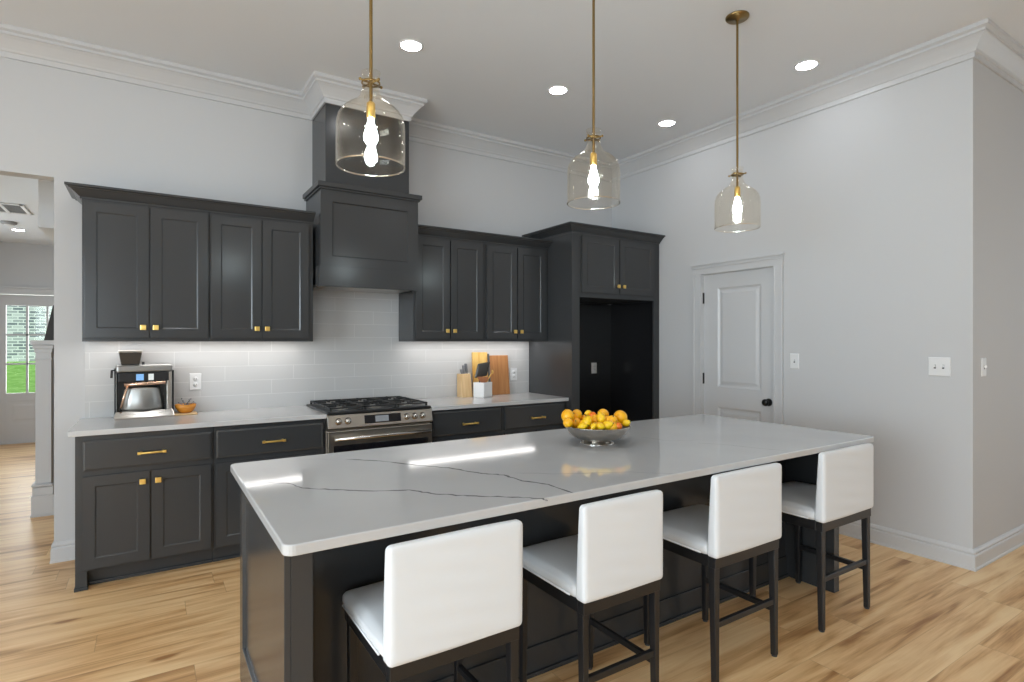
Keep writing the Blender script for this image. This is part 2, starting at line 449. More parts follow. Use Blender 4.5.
# back wall with the wide opening to the hall at its left end
w = MB()
w.box(-0.161, XW + 0.12, 0, 0.12, 0, CEIL)
w.box(-1.75, -0.161, 0, 0.12, 2.477, CEIL)
w.box(-4.2, -1.75, 0, 0.12, 0, CEIL)
struct(w.build('wall_back', M['wall']), 'pale grey wall behind the dark kitchen cabinets', 'wall')
# right wall with the pantry door
w = MB()
w.box(XW, XW + 0.12, -1.206, 0, 0, CEIL)
w.box(XW, XW + 0.12, -1.924, -1.206, 2.037, CEIL)
w.box(XW, XW + 0.12, YC, -1.924, 0, CEIL)
struct(w.build('wall_right', M['wall']), 'pale grey wall with the white panelled door', 'wall')
struct(MB().box(XW + 0.12, 8.2, YC, YC + 0.12, 0, CEIL).build('wall_right_return', M['wall']), 'pale grey wall turning the outside corner at right', 'wall')
w = MB(); w.box(8.08, 8.2, -9.3, -8.0, 0, CEIL); w.box(8.08, 8.2, -4.4, YC, 0, CEIL); w.box(8.08, 8.2, -8.0, -4.4, 0, 0.4); w.box(8.08, 8.2, -8.0, -4.4, 2.7, CEIL)
struct(w.build('wall_east', M['wall']))
# living-room walls out of view, with big windows added for fill light
w = MB()
w.box(-4.2, -3.9, -9.3, -9.18, 0, CEIL); w.box(-0.7, 8.2, -9.3, -9.18, 0, CEIL)
w.box(-3.9, -0.7, -9.3, -9.18, 0, 0.4); w.box(-3.9, -0.7, -9.3, -9.18, 2.7, CEIL)
struct(w.build('wall_rear', M['wall']))
w = MB()
w.box(-4.2, -4.08, -9.3, -7.0, 0, CEIL); w.box(-4.2, -4.08, -3.0, 0, 0, CEIL)
w.box(-4.2, -4.08, -7.0, -3.0, 0, 0.4); w.box(-4.2, -4.08, -7.0, -3.0, 2.7, CEIL)
struct(w.build('wall_left', M['wall']))
def window(name, T, wd, z0=0.4, z1=2.7, k=4):
    f = MB()
    f.box(0, wd, -0.05, 0.05, z0, z0 + 0.06, T=T); f.box(0, wd, -0.05, 0.05, z1 - 0.06, z1, T=T)
    for i in range(k + 1):
        x = i * (wd - 0.06) / k
        f.box(x, x + 0.06, -0.05, 0.05, z0 + 0.06, z1 - 0.06, T=T)
    w_ = struct(f.build(name, M['trim']))
    MB().box(0.03, wd - 0.03, -0.004, 0.004, z0 + 0.03, z1 - 0.03, T=T).build('pane', M['winglass'], w_)
window('window_1', Matrix.Translation((-3.9, -9.24, 0)), 3.2)
window('window_2', Matrix.Translation((-4.14, -3.0, 0)) @ Matrix.Rotation(-math.pi / 2, 4, 'Z'), 4.0)

window('window_3', Matrix.Translation((8.14, -8.0, 0)) @ Matrix.Rotation(math.pi / 2, 4, 'Z'), 3.6)  # unseen window, added with its lamp to light the right side

# hall shell
w = MB()
w.box(-2.4, -1.45, YF, YF + 0.15, 0, HC); w.box(-0.51, 2.0, YF, YF + 0.15, 0, HC); w.box(-1.45, -0.51, YF, YF + 0.15, 2.08, HC)
struct(w.build('wall_hall_far', M['wall']), 'far wall of the hall around the front door', 'wall')
w = MB(); w.box(-2.4, -2.28, 0.12, 2.0, 0, HC); w.box(-2.4, -2.28, 4.4, YF, 0, HC); w.box(-2.4, -2.28, 2.0, 4.4, 0, 0.5); w.box(-2.4, -2.28, 2.0, 4.4, 2.5, HC)
struct(w.build('wall_hall_left', M['wall']))
window('window_4', Matrix.Translation((-2.34, 4.4, 0)) @ Matrix.Rotation(-math.pi / 2, 4, 'Z'), 2.4, 0.5, 2.5, 3)
struct(MB().box(1.88, 2.0, 0.12, YF, 0, HC).build('wall_hall_right', M['wall']))
struct(MB().box(-0.392, 0.0, 1.2, 2.4, 2.335, HC).build('trim_beam', M['ceiling']), 'white dropped beam under the hall ceiling', 'beam')

# crown moulding of the room (wraps the hood chimney)
cp = [(0, 0), (.012, 0), (.012, .034), (.02, .038), (.026, .05), (.04, .068), (.066, .098), (.082, .112), (.09, .114), (.09, .130), (.108, .140), (.108, .165), (0, .165)]
struct(MB().sweep([(-4.08, 0), (1.447, 0), (1.447, -.402), (2.103, -.402), (2.103, 0), (XW, 0), (XW, YC), (8.08, YC)], [(o, CB + z) for o, z in cp]).build('trim_crown', M['trim']),
       'white crown moulding running round the kitchen ceiling', 'crown moulding')
# baseboards
bp_ = [(0, 0), (.02, 0), (.02, .012), (.016, .018), (.016, .085), (.014, .092), (.009, .097), (.013, .103), (.013, .112), (.006, .125), (0, .13)]
struct(MB().sweep([(XW, -2.01), (XW, YC), (8.08, YC)], bp_).build('baseboard_right', M['trim']), 'white baseboard along the right wall and round its corner', 'baseboard')
struct(MB().sweep([(XW, -0.72), (XW, -1.11)], bp_).build('baseboard_right_short', M['trim']), 'short white baseboard between tall cabinet and door', 'baseboard')
struct(MB().sweep([(-0.161, 0.12), (-0.161, 0), (0.0, 0)], bp_).build('baseboard_back', M['trim']), 'white baseboard at the end of the back wall', 'baseboard')

# pantry door: a structure with parts
D = Matrix.Translation((XW, -1.206, 0)) @ Matrix.Rotation(-math.pi / 2, 4, 'Z')   # local x along -Y, local -y towards -X
door = MB()
def door_slab(mb, x0, x1, z0, z1, y, t, panels, T):
    """slab facing -Y with raised panels cut in"""
    mb.box(x0, x1, y + 0.012, y + t, z0, z1, T=T)
    xs = panels[0][0:2]
    zs = sorted([(p[2], p[3]) for p in panels])
    mb.box(x0, xs[0], y, y + 0.012, z0, z1, T=T); mb.box(xs[1], x1, y, y + 0.012, z0, z1, T=T)
    z = z0
    for a, b in zs:
        mb.box(xs[0], xs[1], y, y + 0.012, z, a, T=T); z = b
        mb.shaker(xs[0], xs[1], a, b, y + 0.0005, 0.012, 0.0, 0.010, 0.016, T=T)
        # raised field
        mb.slab(xs[0] + 0.03, xs[1] - 0.03, a + 0.03, b - 0.03, y + 0.004, 0.007, 0.022, 0.0065, T=T)
    mb.box(xs[0], xs[1], y, y + 0.012, z, z1, T=T)
door_slab(door, 0.004, 0.714, 0.008, 2.033, 0.022, 0.035, [(0.154, 0.584, 0.22, 0.83), (0.154, 0.584, 1.01, 1.905)], D)
dobj = struct(door.build('door_1', M['trim']), 'white two-panel door in the right wall', 'door')
k = MB(); Tk = D @ Matrix.Translation((0.655, 0.022, 0.915)) @ Matrix.Rotation(math.pi / 2, 4, 'X')
k.lathe([(0.032, 0), (0.032, 0.006), (0.012, 0.010), (0.011, 0.030), (0.020, 0.036), (0.029, 0.046), (0.029, 0.056), (0.018, 0.066), (0, 0.068)], T=Tk, seg=24, capb=True)
tag(k.build('door_knob', M['knobblack'], dobj), 'round black door knob')
for z in (1.82, 1.08, 0.25):
    h = MB(); h.box(-0.006, 0.010, 0.004, 0.023, z - 0.05, z + 0.05, T=D)
    h.lathe([(0.006, -0.052), (0.006, 0.052)], T=D @ Matrix.Translation((0.0, 0.012, z)), seg=10, capb=True, capt=True)
    tag(h.build('hinge', M['knobblack'], dobj), 'black hinge')
c = MB(); c.box(0.712, 0.722, 0.012, 0.023, 0.88, 0.95, T=D); tag(c.build('strike_plate', M['knobblack'], dobj), 'black strike plate')
# casing: legs and head with cap
c = MB()
for a, b in ((-0.09, 0.0), (0.718, 0.80)):
    c.box(a, b, -0.016, 0.0, 0, 2.037, T=D)
    e0 = a if a < 0 else b - 0.018
    c.box(e0, e0 + 0.018, -0.026, -0.016, 0, 2.037, T=D)
    i0 = b - 0.014 if a < 0 else a
    c.box(i0, i0 + 0.014, -0.020, -0.016, 0, 2.037, T=D)
c.box(-0.09, 0.80, -0.016, 0, 2.037, 2.112, T=D)
c.box(-0.094, 0.804, -0.024, 0, 2.092, 2.118, T=D); c.box(-0.100, 0.810, -0.034, 0, 2.118, 2.136, T=D)
c.box(0, 0.004, 0.0, 0.12, 0, 2.037, T=D); c.box(0.714, 0.718, 0.0, 0.12, 0, 2.037, T=D); c.box(0, 0.718, 0.0, 0.12, 2.033, 2.037, T=D)
struct(c.build('trim_door_casing', M['trim'], bevel=0.003), 'white moulded casing around the panelled door', 'door casing')

# front door at the end of the hall
YD = YF + 0.03
f = MB()
gx0, gx1, gz0, gz1 = -1.315, -0.645, 0.70, 1.92
f.box(-1.44, gx0, YD, YD + 0.045, 0.01, 2.07); f.box(gx1, -0.52, YD, YD + 0.045, 0.01, 2.07)
f.box(gx0, gx1, YD, YD + 0.045, gz1, 2.07); f.box(gx0, gx1, YD, YD + 0.045, 0.01, gz0)
for i in (1, 2):
    x = gx0 + (gx1 - gx0) * i / 3; f.box(x - 0.012, x + 0.012, YD + 0.004, YD + 0.04, gz0, gz1)
    z = gz0 + (gz1 - gz0) * i / 3; f.box(gx0, gx1, YD + 0.004, YD + 0.04, z - 0.012, z + 0.012)
f.shaker(gx0, gx1, 0.26, 0.60, YD - 0.002, 0.004, 0.0, 0.003, 0.03)
f.slab(gx0 + 0.06, gx1 - 0.06, 0.31, 0.55, YD - 0.004, 0.006, 0.03, 0.005)
fd = struct(f.build('door_2', M['trim']), 'white front door with nine glass lites at the end of the hall', 'door')
tag(MB().box(gx0, gx1, YD + 0.02, YD + 0.026, gz0, gz1).build('pane', M['winglass'], fd), 'clear glass lites')
c = MB()
c.box(-1.55, -1.44, YF - 0.02, YF, 0, 2.09); c.box(-0.52, -0.41, YF - 0.02, YF, 0, 2.09)
c.box(-1.55, -0.41, YF - 0.022, YF, 2.075, 2.16); c.box(-1.57, -0.39, YF - 0.04, YF, 2.16, 2.185)
c.box(-1.45, -0.51, YF, YF + 0.15, -0.0, 0.012)
struct(c.build('trim_front_door', M['trim'], bevel=0.002), 'white trim around the front door', 'door casing')
# outside the front door
g = MB(); g.box(-14, 12, YF + 0.15, 7.5, -0.3, -0.15)
g.taper((-14, 12, 7.4, 16.2), (-14, 12, 16.1, 16.2), -0.16, 0.86)
struct(g.build('ground_lawn', M['grass']), 'green lawn rising outside the front door', 'lawn')
tag(MB().box(-12, 10, 16.2, 16.6, 0, 6).build('neighbouring_house', M['brick']), 'whitewashed brick house wall seen through the front door', 'house')

# ------------------------------------------------------------------ backsplash
b = MB()
b.box(-0.002, 3.535, -0.010, 0, 0.914, 1.42)
b.box(1.375, 2.168, -0.010, 0, 1.42, 1.86)
struct(b.build('wall_backsplash', M['tile']), 'glossy white tile backsplash above the countertops', 'backsplash')

# ------------------------------------------------------------------ cabinet hardware
def knob(x, y, z, parent):
    k = MB()
    k.lathe([(0.006, 0), (0.005, 0.016)], T=Matrix.Translation((x, y, z)) @ Matrix.Rotation(math.pi / 2, 4, 'X'), seg=12)
    k.box(x - 0.016, x + 0.016, y - 0.028, y - 0.016, z - 0.016, z + 0.016)
    return tag(k.build('knob', M['gold'], parent, 0.003), 'square gold knob')
def pull(x0, x1, y, z, parent):
    k = MB()
    k.tube([(x0 - 0.006, y - 0.028, z), ((x0 + x1) / 2, y - 0.031, z), (x1 + 0.006, y - 0.028, z)], 0.0065, 10)
    for x in (x0 + 0.008, x1 - 0.008):
        k.tube([(x, y, z), (x, y - 0.028, z)], [0.009, 0.006], 10)
    for x in (x0, x1): k.box(x - 0.009, x + 0.009, y - 0.036, y - 0.020, z - 0.008, z + 0.008)
    return tag(k.build('handle', M['gold'], parent, 0.002), 'gold bar pull')

# base cabinets
def base_unit(x0, x1, label, drawer, doors, foot=None):
    t = thing('base_cabinet', label, 'cabinet', (x0, -0.61, 0), 'dark base cabinets along the back wall')
    m = MB()
    m.box(x0, x1, -0.61, -0.012, 0.105, 0.882)
    m.box(x0, x1, -0.535, -0.012, 0, 0.105)
    if foot is not None:
        m.box(x0, x0 + 0.055, -0.61, -0.012, 0, 0.105); m.box(x0 - 0.004, x0 + 0.060, -0.622, -0.53, 0, 0.018)
    m.build('body', M['cab'], t, 0.0015)
    m = MB(); m.box(x0 + (0.06 if foot is not None else 0), x1, -0.552, -0.535, 0, 0.02); m.build('shoe_molding', M['cab'], t, 0.004)
    dx0, dx1, dz0, dz1 = drawer
    dr = MB().slab(dx0, dx1, dz0, dz1, -0.63).build('drawer', M['cab'], t, 0.001)
    c = (dx0 + dx1) / 2 + 0.008
    pull(c - 0.064, c + 0.064, -0.63, 0.760, dr)
    for i, (a, b) in enumerate(doors):
        d = MB().shaker(a, b, 0.118, 0.648, -0.63).build('door', M['cab'], t, 0.001)
        knob((b - 0.035) if i == 0 else (a + 0.033), -0.63, 0.590, d)
    return t
base_unit(0.0, 0.697, 'dark grey base cabinet at the left end, below the coffee machine', (0.036, 0.686, 0.679, 0.852), [(0.034, 0.357), (0.367, 0.682)], foot=1)
base_unit(0.698, 1.392, 'dark grey base cabinet immediately left of the range', (0.710, 1.372, 0.679, 0.856), [(0.710, 1.036), (1.046, 1.372)])
base_unit(2.188, 2.846, 'dark grey base cabinet immediately right of the range', (2.208, 2.827, 0.676, 0.868), [(2.208, 2.512), (2.522, 2.827)])
base_unit(2.847, 3.533, 'dark grey base cabinet between its twin and the tall refrigerator surround', (2.866, 3.506, 0.676, 0.868), [(2.866, 3.181), (3.191, 3.506)])

# worktops on the back wall
tag(MB().box(-0.03, 1.3925, -0.65, -0.011, 0.884, 0.914).build('worktop', M['quartz'], None, 0.003), 'white quartz worktop left of the range under the coffee machine', 'countertop', 'worktops along the back wall')
tag(MB().box(2.187, 3.533, -0.65, -0.011, 0.884, 0.914).build('worktop', M['quartz'], None, 0.003), 'white quartz worktop right of the range under the cutting board', 'countertop', 'worktops along the back wall')

# wall cabinets
def wall_unit(x0, x1, label, doors, ends):
    t = thing('wall_cabinet', label, 'cabinet', (x0, -0.33, 1.42), 'dark wall cabinets')
    m = MB(); m.box(x0, x1, -0.33, -0.0105, 1.436, 2.30); m.box(x0, x1, -0.33, -0.310, 1.42, 1.436)
    if ends < 0: m.box(x0, x0 + 0.018, -0.310, -0.0105, 1.42, 1.436)
    else: m.box(x1 - 0.018, x1, -0.310, -0.0105, 1.42, 1.436)
    m.build('body', M['cab'], t, 0.0015)
    for i, (a, b) in enumerate(doors):
        d = MB().shaker(a, b, 1.444, 2.276, -0.35).build('door', M['cab'], t, 0.001)
        knob((b - 0.030) if i == 0 else (a + 0.028), -0.35, 1.509, d)
wall_unit(0.009, 0.695, 'dark grey wall cabinet at the left end, above the coffee machine', [(0.022, 0.352), (0.362, 0.686)], -1)
wall_unit(0.696, 1.375, 'dark grey wall cabinet beside the left side of the range hood', [(0.706, 1.018), (1.026, 1.340)], 1)
wall_unit(2.168, 2.833, 'dark grey wall cabinet beside the right side of the range hood', [(2.182, 2.492), (2.502, 2.816)], -1)
wall_unit(2.834, 3.533, 'dark grey wall cabinet above the knife block and cutting board', [(2.856, 3.172), (3.182, 3.498)], 1)
ccp = [(0, 0), (.010, 0), (.010, .012), (.018, .018), (.052, .050), (.060, .052), (.062, .058), (.078, .062), (.078, .075), (0, .075)]
def cabcrown(path, z, label):
    return tag(MB().sweep(path, [(o, z + h) for o, h in ccp]).build('cabinet_crown', M['cab']), label, 'crown moulding', 'dark cabinet crown mouldings')
cabcrown([(0.009, -0.0), (0.009, -0.33), (1.376, -0.33)], 2.291, 'dark crown moulding on the wall cabinets left of the hood')
cabcrown([(2.166, -0.33), (3.534, -0.33)], 2.291, 'dark crown moulding on the wall cabinets right of the hood')
for i, (a, b, l) in enumerate(((0.035, 1.345, 'light strip under the wall cabinets left of the range'), (2.195, 3.510, 'light strip under the wall cabinets right of the range'))):
    t = thing('under_cabinet_light', l, 'light', (a, -0.25, 1.41), 'under cabinet light strips')
    MB().box(a, b, -0.20, -0.10, 1.430, 1.4358).build('housing', M['plate'], t)
    MB().box(a + 0.01, b - 0.01, -0.195, -0.105, 1.4285, 1.430).build('lens', M['strip'], t)

# tall refrigerator surround
t = thing('refrigerator_cabinet', 'tall dark grey refrigerator surround with an empty opening, in the corner', 'cabinet', (3.535, -0.69, 0))
FX0, FX1, OX0, OX1, FY = 3.535, 4.653, 3.625, 4.578, -0.69
m = MB()
m.box(FX0, FX0 + 0.02, FY, -0.0105, 0, 2.398); m.box(FX0 + 0.02, OX0, FY, FY + 0.02, 0, 2.398)
m.box(OX1, FX1, FY, FY + 0.02, 0, 2.398); m.box(FX1 - 0.02, FX1, FY + 0.02, -0.0105, 0, 2.398)
m.box(OX0, OX1, FY, -0.0105, 1.822, 2.398)
m.build('body', M['cab'], t, 0.0015)
m = MB(); m.box(OX0 + 0.001, FX1 - 0.021, -0.022, -0.0105, 0.001, 1.821); m.box(FX1 - 0.034, FX1 - 0.021, FY + 0.021, -0.022, 0.001, 1.821); m.box(FX0 + 0.021, FX0 + 0.034, FY + 0.021, -0.022, 0.001, 1.821)  # opening's inner surfaces drawn black, darker than the cabinet paint
tag(m.build('surfaces', M['panel_black'], t), 'glossy black inner lining')
for i, (a, b) in enumerate(((3.641, 4.093), (4.105, 4.566))):
    d = MB().shaker(a, b, 1.866, 2.382, FY - 0.02).build('door', M['cab'], t, 0.001)
    knob((b - 0.024) if i == 0 else (a + 0.034), FY - 0.02, 1.938, d)
cabcrown([(FX0, -0.0), (FX0, FY), (FX1 + 0.004, FY)], 2.398, 'dark crown moulding on top of the tall refrigerator surround')

# ------------------------------------------------------------------ range hood
t = thing('range_hood', 'tall dark grey wooden range hood rising to the ceiling', 'range hood', (1.775, -0.475, 1.825))
m = MB(); m.box(1.447, 2.103, -0.402, -0.0, 2.57, CB + 0.16); m.build('chimney', M['cab'], t, 0.0015)
m = MB(); m.box(1.372, 2.180, -0.488, 0, 2.545, 2.580); m.box(1.385, 2.167, -0.476, 0, 2.530, 2.545); m.build('cap_molding', M['cab'], t, 0.003)
m = MB(); m.box(1.397, 2.155, -0.445, -0.0105, 1.97, 2.53); m.shaker(1.397, 2.155, 1.97, 2.53, -0.462, 0.018, 0.085, 0.010, 0.006, sb=0.075)
m.build('body', M['cab'], t, 0.0015)
m = MB(); X0, X1 = 1.385, 2.164
m.box(X0, X1, -0.478, -0.455, 1.822, 1.972); m.box(X0, X0 + 0.02, -0.455, -0.352, 1.822, 1.972); m.box(X1 - 0.02, X1, -0.455, -0.352, 1.822, 1.972)
m.box(1.40, 2.15, -0.455, -0.0105, 1.85, 1.972)
m.build('skirt', M['cab'], t, 0.002)
m = MB(); m.box(1.407, 2.142, -0.452, -0.013, 1.832, 1.851); m.box(1.46, 2.09, -0.40, -0.10, 1.826, 1.832)
ins = m.build('insert', M['steel'], t, 0.002); tag(ins, 'stainless insert')
for x in (1.60, 1.95):
    MB().lathe([(0, 0), (0.03, 0), (0.03, 0.004), (0, 0.004)], (x, -0.427, 1.8275), 20).build('lamp_lens', M['plate'], ins)

# ------------------------------------------------------------------ range
t = thing('range', 'stainless steel gas range set between the base cabinets', 'range', (1.79, -0.66, 0))
RX0, RX1 = 1.3945, 2.1855
m = MB(); m.box(RX0, RX1, -0.62, -0.025, 0.03, 0.905); m.box(RX0 + 0.03, RX1 - 0.03, -0.58, -0.05, 0, 0.03)
m.build('body', M['steel'], t, 0.002)
m = MB(); m.box(RX0 - 0.0, RX1 + 0.0, -0.648, -0.022, 0.905, 0.926); ct = m.build('cooktop', M['black'], t, 0.006)
# grates: three cast iron frames with fingers
gw = (RX1 - RX0 - 0.04) / 3
for i in range(3):
    g = MB(); a = RX0 + 0.02 + gw * i + 0.004; b_ = a + gw - 0.008; y0, y1 = -0.625, -0.05
    for (p, q, r_, s) in ((a, b_, y0, y0 + 0.012), (a, b_, y1 - 0.012, y1), (a, a + 0.012, y0, y1), (b_ - 0.012, b_, y0, y1), (a, b_, (y0 + y1) / 2 - 0.006, (y0 + y1) / 2 + 0.006)):
        g.box(p, q, r_, s, 0.942, 0.954)
    xm = (a + b_) / 2
    for yc in (y0 + 0.145, y1 - 0.145):
        for dx, dy in ((1, 0), (-1, 0), (0, 1), (0, -1)):
            if dx: g.box(min(xm + dx * 0.035, xm + dx * gw / 2), max(xm + dx * 0.035, xm + dx * (gw / 2 - 0.008)), yc - 0.005, yc + 0.005, 0.942, 0.957)
            else: g.box(xm - 0.005, xm + 0.005, min(yc + dy * 0.035, yc + dy * 0.14), max(yc + dy * 0.035, yc + dy * 0.14), 0.942, 0.957)
    for p in (a, b_ - 0.014):
        for q in (y0, y1 - 0.014): g.box(p, p + 0.014, q, q + 0.014, 0.926, 0.942)
    tag(g.build('grate', M['iron'], ct, 0.002), 'cast iron burner grate')
    for yc in (y0 + 0.145, y1 - 0.145):
        bn = MB(); bn.lathe([(0.05, 0), (0.048, 0.006), (0.036, 0.007), (0.034, 0.014), (0, 0.015)], (xm, yc, 0.926), 24)
        bn.build('burner', M['steel'], ct)
# control panel, slanted
m = MB(); A = [(-0.655, 0.800), (-0.672, 0.812), (-0.652, 0.902), (-0.62, 0.904), (-0.62, 0.800)]
m.sweep([(RX0, 0), (RX1, 0)], [(-y, z) for y, z in A])
cp_ = m.build('control_panel', M['steel'], t, 0.002)
sl = math.atan2(0.020, 0.09)
P0 = Matrix.Translation((0, -0.672, 0.812)) @ Matrix.Rotation(-sl, 4, 'X')      # local z up the slanted face, -y outwards
def on_panel(x, z, h=0): return P0 @ Matrix.Translation((x, -h, z))
tag(MB().box(1.655, 1.930, -0.003, 0.004, 0.018, 0.078, T=P0).build('display', M['blackglass'], cp_), 'black glass display')
MB().box(1.735, 1.835, -0.0036, -0.002, 0.026, 0.070, T=P0).build('screen', M['screen_grey'], cp_)
for x in (1.468, 1.535, 1.976, 2.040, 2.104):
    k = MB(); k.lathe([(0.025, 0), (0.025, 0.004), (0.019, 0.006), (0.018, 0.026), (0.015, 0.030), (0, 0.030)], T=on_panel(x, 0.047) @ Matrix.Rotation(math.pi / 2, 4, 'X'), seg=24)
    k.box(x - 0.003, x + 0.003, -0.034, -0.028, 0.032, 0.062, T=P0)
    tag(k.build('knob', M['chrome'], cp_), 'round metal knob')
m = MB()
m.box(RX0 + 0.002, RX1 - 0.002, -0.665, -0.62, 0.215, 0.790)
od = m.build('oven_door', M['steel'], t, 0.003)
tag(MB().box(RX0 + 0.04, RX1 - 0.04, -0.667, -0.660, 0.30, 0.690).build('oven_window', M['blackglass'], od, 0.002), 'black oven glass')
h = MB(); h.tube([(RX0 + 0.035, -0.712, 0.742), (RX1 - 0.035, -0.712, 0.742)], 0.014, 16)
for x in (RX0 + 0.07, RX1 - 0.07): h.tube([(x, -0.664, 0.742), (x, -0.712, 0.742)], 0.010, 10)
tag(h.build('oven_handle', M['chrome'], od), 'round steel bar handle')
MB().box(RX0 + 0.002, RX1 - 0.002, -0.660, -0.62, 0.05, 0.205).build('warming_drawer', M['steel'], t, 0.003)

# ------------------------------------------------------------------ island
IX0, IX1, IY0, IY1, IZ = 0.641, 3.682, -1.9875, -3.1334, 0.9026
BX0, BX1, BYF, BYB, BYP = 0.676, 3.655, -2.663, -2.03, -2.952
t = thing('kitchen_island', 'long dark grey kitchen island with seating along its front', 'kitchen island', (2.16, -2.5, 0))
UZ = IZ - 0.031
m = MB(); m.box(BX0 + 0.08, BX1 - 0.0535, BYF, BYB, 0.0, UZ)
m.build('body', M['cab'], t, 0.002)
# seating-side panel with its base board
m = MB(); m.box(BX0 + 0.081, BX1 - 0.054, BYF - 0.012, BYF, 0, 0.122); m.box(BX0 + 0.081, BX1 - 0.054, BYF - 0.024, BYF - 0.012, 0, 0.018)
m.build('base_board', M['cab'], t, 0.003)
# end panels: framed and recessed on the outside
def end_panel(xo, xi, sgn):
    m = MB()
    lo, hi = min(xo, xi), max(xo, xi)
    m.box(lo + (0.018 if sgn < 0 else 0), hi - (0.018 if sgn > 0 else 0), BYP, BYB, 0, UZ)
    R_ = Matrix.Rotation(-math.pi / 2, 4, 'Z') if sgn < 0 else Matrix.Rotation(math.pi / 2, 4, 'Z')
    L = BYB - BYP
    if sgn < 0: T = Matrix.Translation((xo, BYB, 0)) @ R_
    else: T = Matrix.Translation((xo, BYP, 0)) @ R_
    m.shaker(0, L, 0, UZ, 0, 0.0179, 0.07, 0.012, 0.004, T=T, sb=0.16)
    return m.build('end_panel', M['cab'], t, 0.0015)
end_panel(BX0, BX0 + 0.0795, -1); end_panel(BX1, BX1 - 0.053, 1)
# kitchen-side fronts (hidden from the photograph's side, facing the range)
nb = 4; wd = (BX1 - BX0 - 0.16) / nb
RT = Matrix.Translation((BX0 + 0.08, BYB, 0))
for i in range(nb):
    a = BX0 + 0.08 + i * wd + 0.008; b_ = a + wd - 0.016
    T = Matrix.Translation((a + b_, 2 * BYB, 0)) @ Matrix.Rotation(math.pi, 4, 'Z')
    m = MB(); m.shaker(a, b_, 0.12, UZ - 0.02, BYB - 0.02, 0.0195, T=T)
    m.build('door', M['cab'], t, 0.001)

# island worktop with inlaid dark veins
m = MB(); m.box(IX0, IX1, IY1, IY0, IZ - 0.03, IZ)
bmesh.ops.bevel(m.bm, geom=[e for e in m.bm.edges if abs(e.verts[0].co.z - e.verts[1].co.z) > 0.01], offset=0.03, segments=5, affect='EDGES', profile=0.5)
bmesh.ops.bevel(m.bm, geom=[e for e in m.bm.edges if abs(e.verts[0].co.z - e.verts[1].co.z) < 0.001 and len(e.link_faces) == 2 and e.calc_face_angle(0) > 1], offset=0.004, segments=2, affect='EDGES', profile=0.5)
def vein(pts, w0, mi):
    P = []
    for (a, b) in zip(pts, pts[1:]):
        for q in range(6):
            s = q / 6; P.append((a[0] + (b[0] - a[0]) * s + random.uniform(-.004, .004), a[1] + (b[1] - a[1]) * s + random.uniform(-.004, .004)))
    P.append(pts[-1])
    prev = None
    for i, p in enumerate(P):
        a = P[max(0, i - 1)]; b = P[min(len(P) - 1, i + 1)]
        d = Vector((b[0] - a[0], b[1] - a[1])).normalized(); n = Vector((-d.y, d.x))
        w_ = w0 * (0.45 + 0.9 * random.random()) * (0.3 if i in (0, len(P) - 1) else 1)
        cur = (m.bm.verts.new((p[0] + n.x * w_, p[1] + n.y * w_, IZ + 0.0003)), m.bm.verts.new((p[0] - n.x * w_, p[1] - n.y * w_, IZ + 0.0003)))
        if prev:
            f_ = m.bm.faces.new((prev[0], prev[1], cur[1], cur[0])); f_.material_index = mi
        prev = cur
V1 = [[[[0.662, -2.386], [0.782, -2.463], [0.806, -2.562], [0.902, -2.656], [1.012, -2.743], [1.119, -2.796], [1.173, -2.892], [1.253, -2.973], [1.373, -3.064], [1.446, -3.133], [1.44, -3.163]], 0.0045, 1], [[[1.082, -2.164], [1.199, -2.281], [1.277, -2.414], [1.386, -2.562], [1.449, -2.716], [1.511, -2.786], [1.518, -2.902], [1.571, -2.997], [1.572, -3.134]], 0.005, 1], [[[1.565, -2.781], [1.704, -2.891], [1.958, -3.014], [2.098, -3.144]], 0.003, 2], [[[2.707, -2.738], [2.792, -2.859], [2.825, -2.974], [2.893, -3.107]], 0.003, 2], [[[0.876, -2.024], [1.082, -2.164]], 0.002, 2], [[[2.59, -2.449], [2.631, -2.621], [2.787, -2.686]], 0.003, 2]]
for pts, w0, mi in V1: vein(pts, w0, mi)
tag(m.build('island_worktop', [M['quartz'], M['vein'], M['vein_faint']]), 'large white quartz island worktop with thin grey veins', 'countertop')

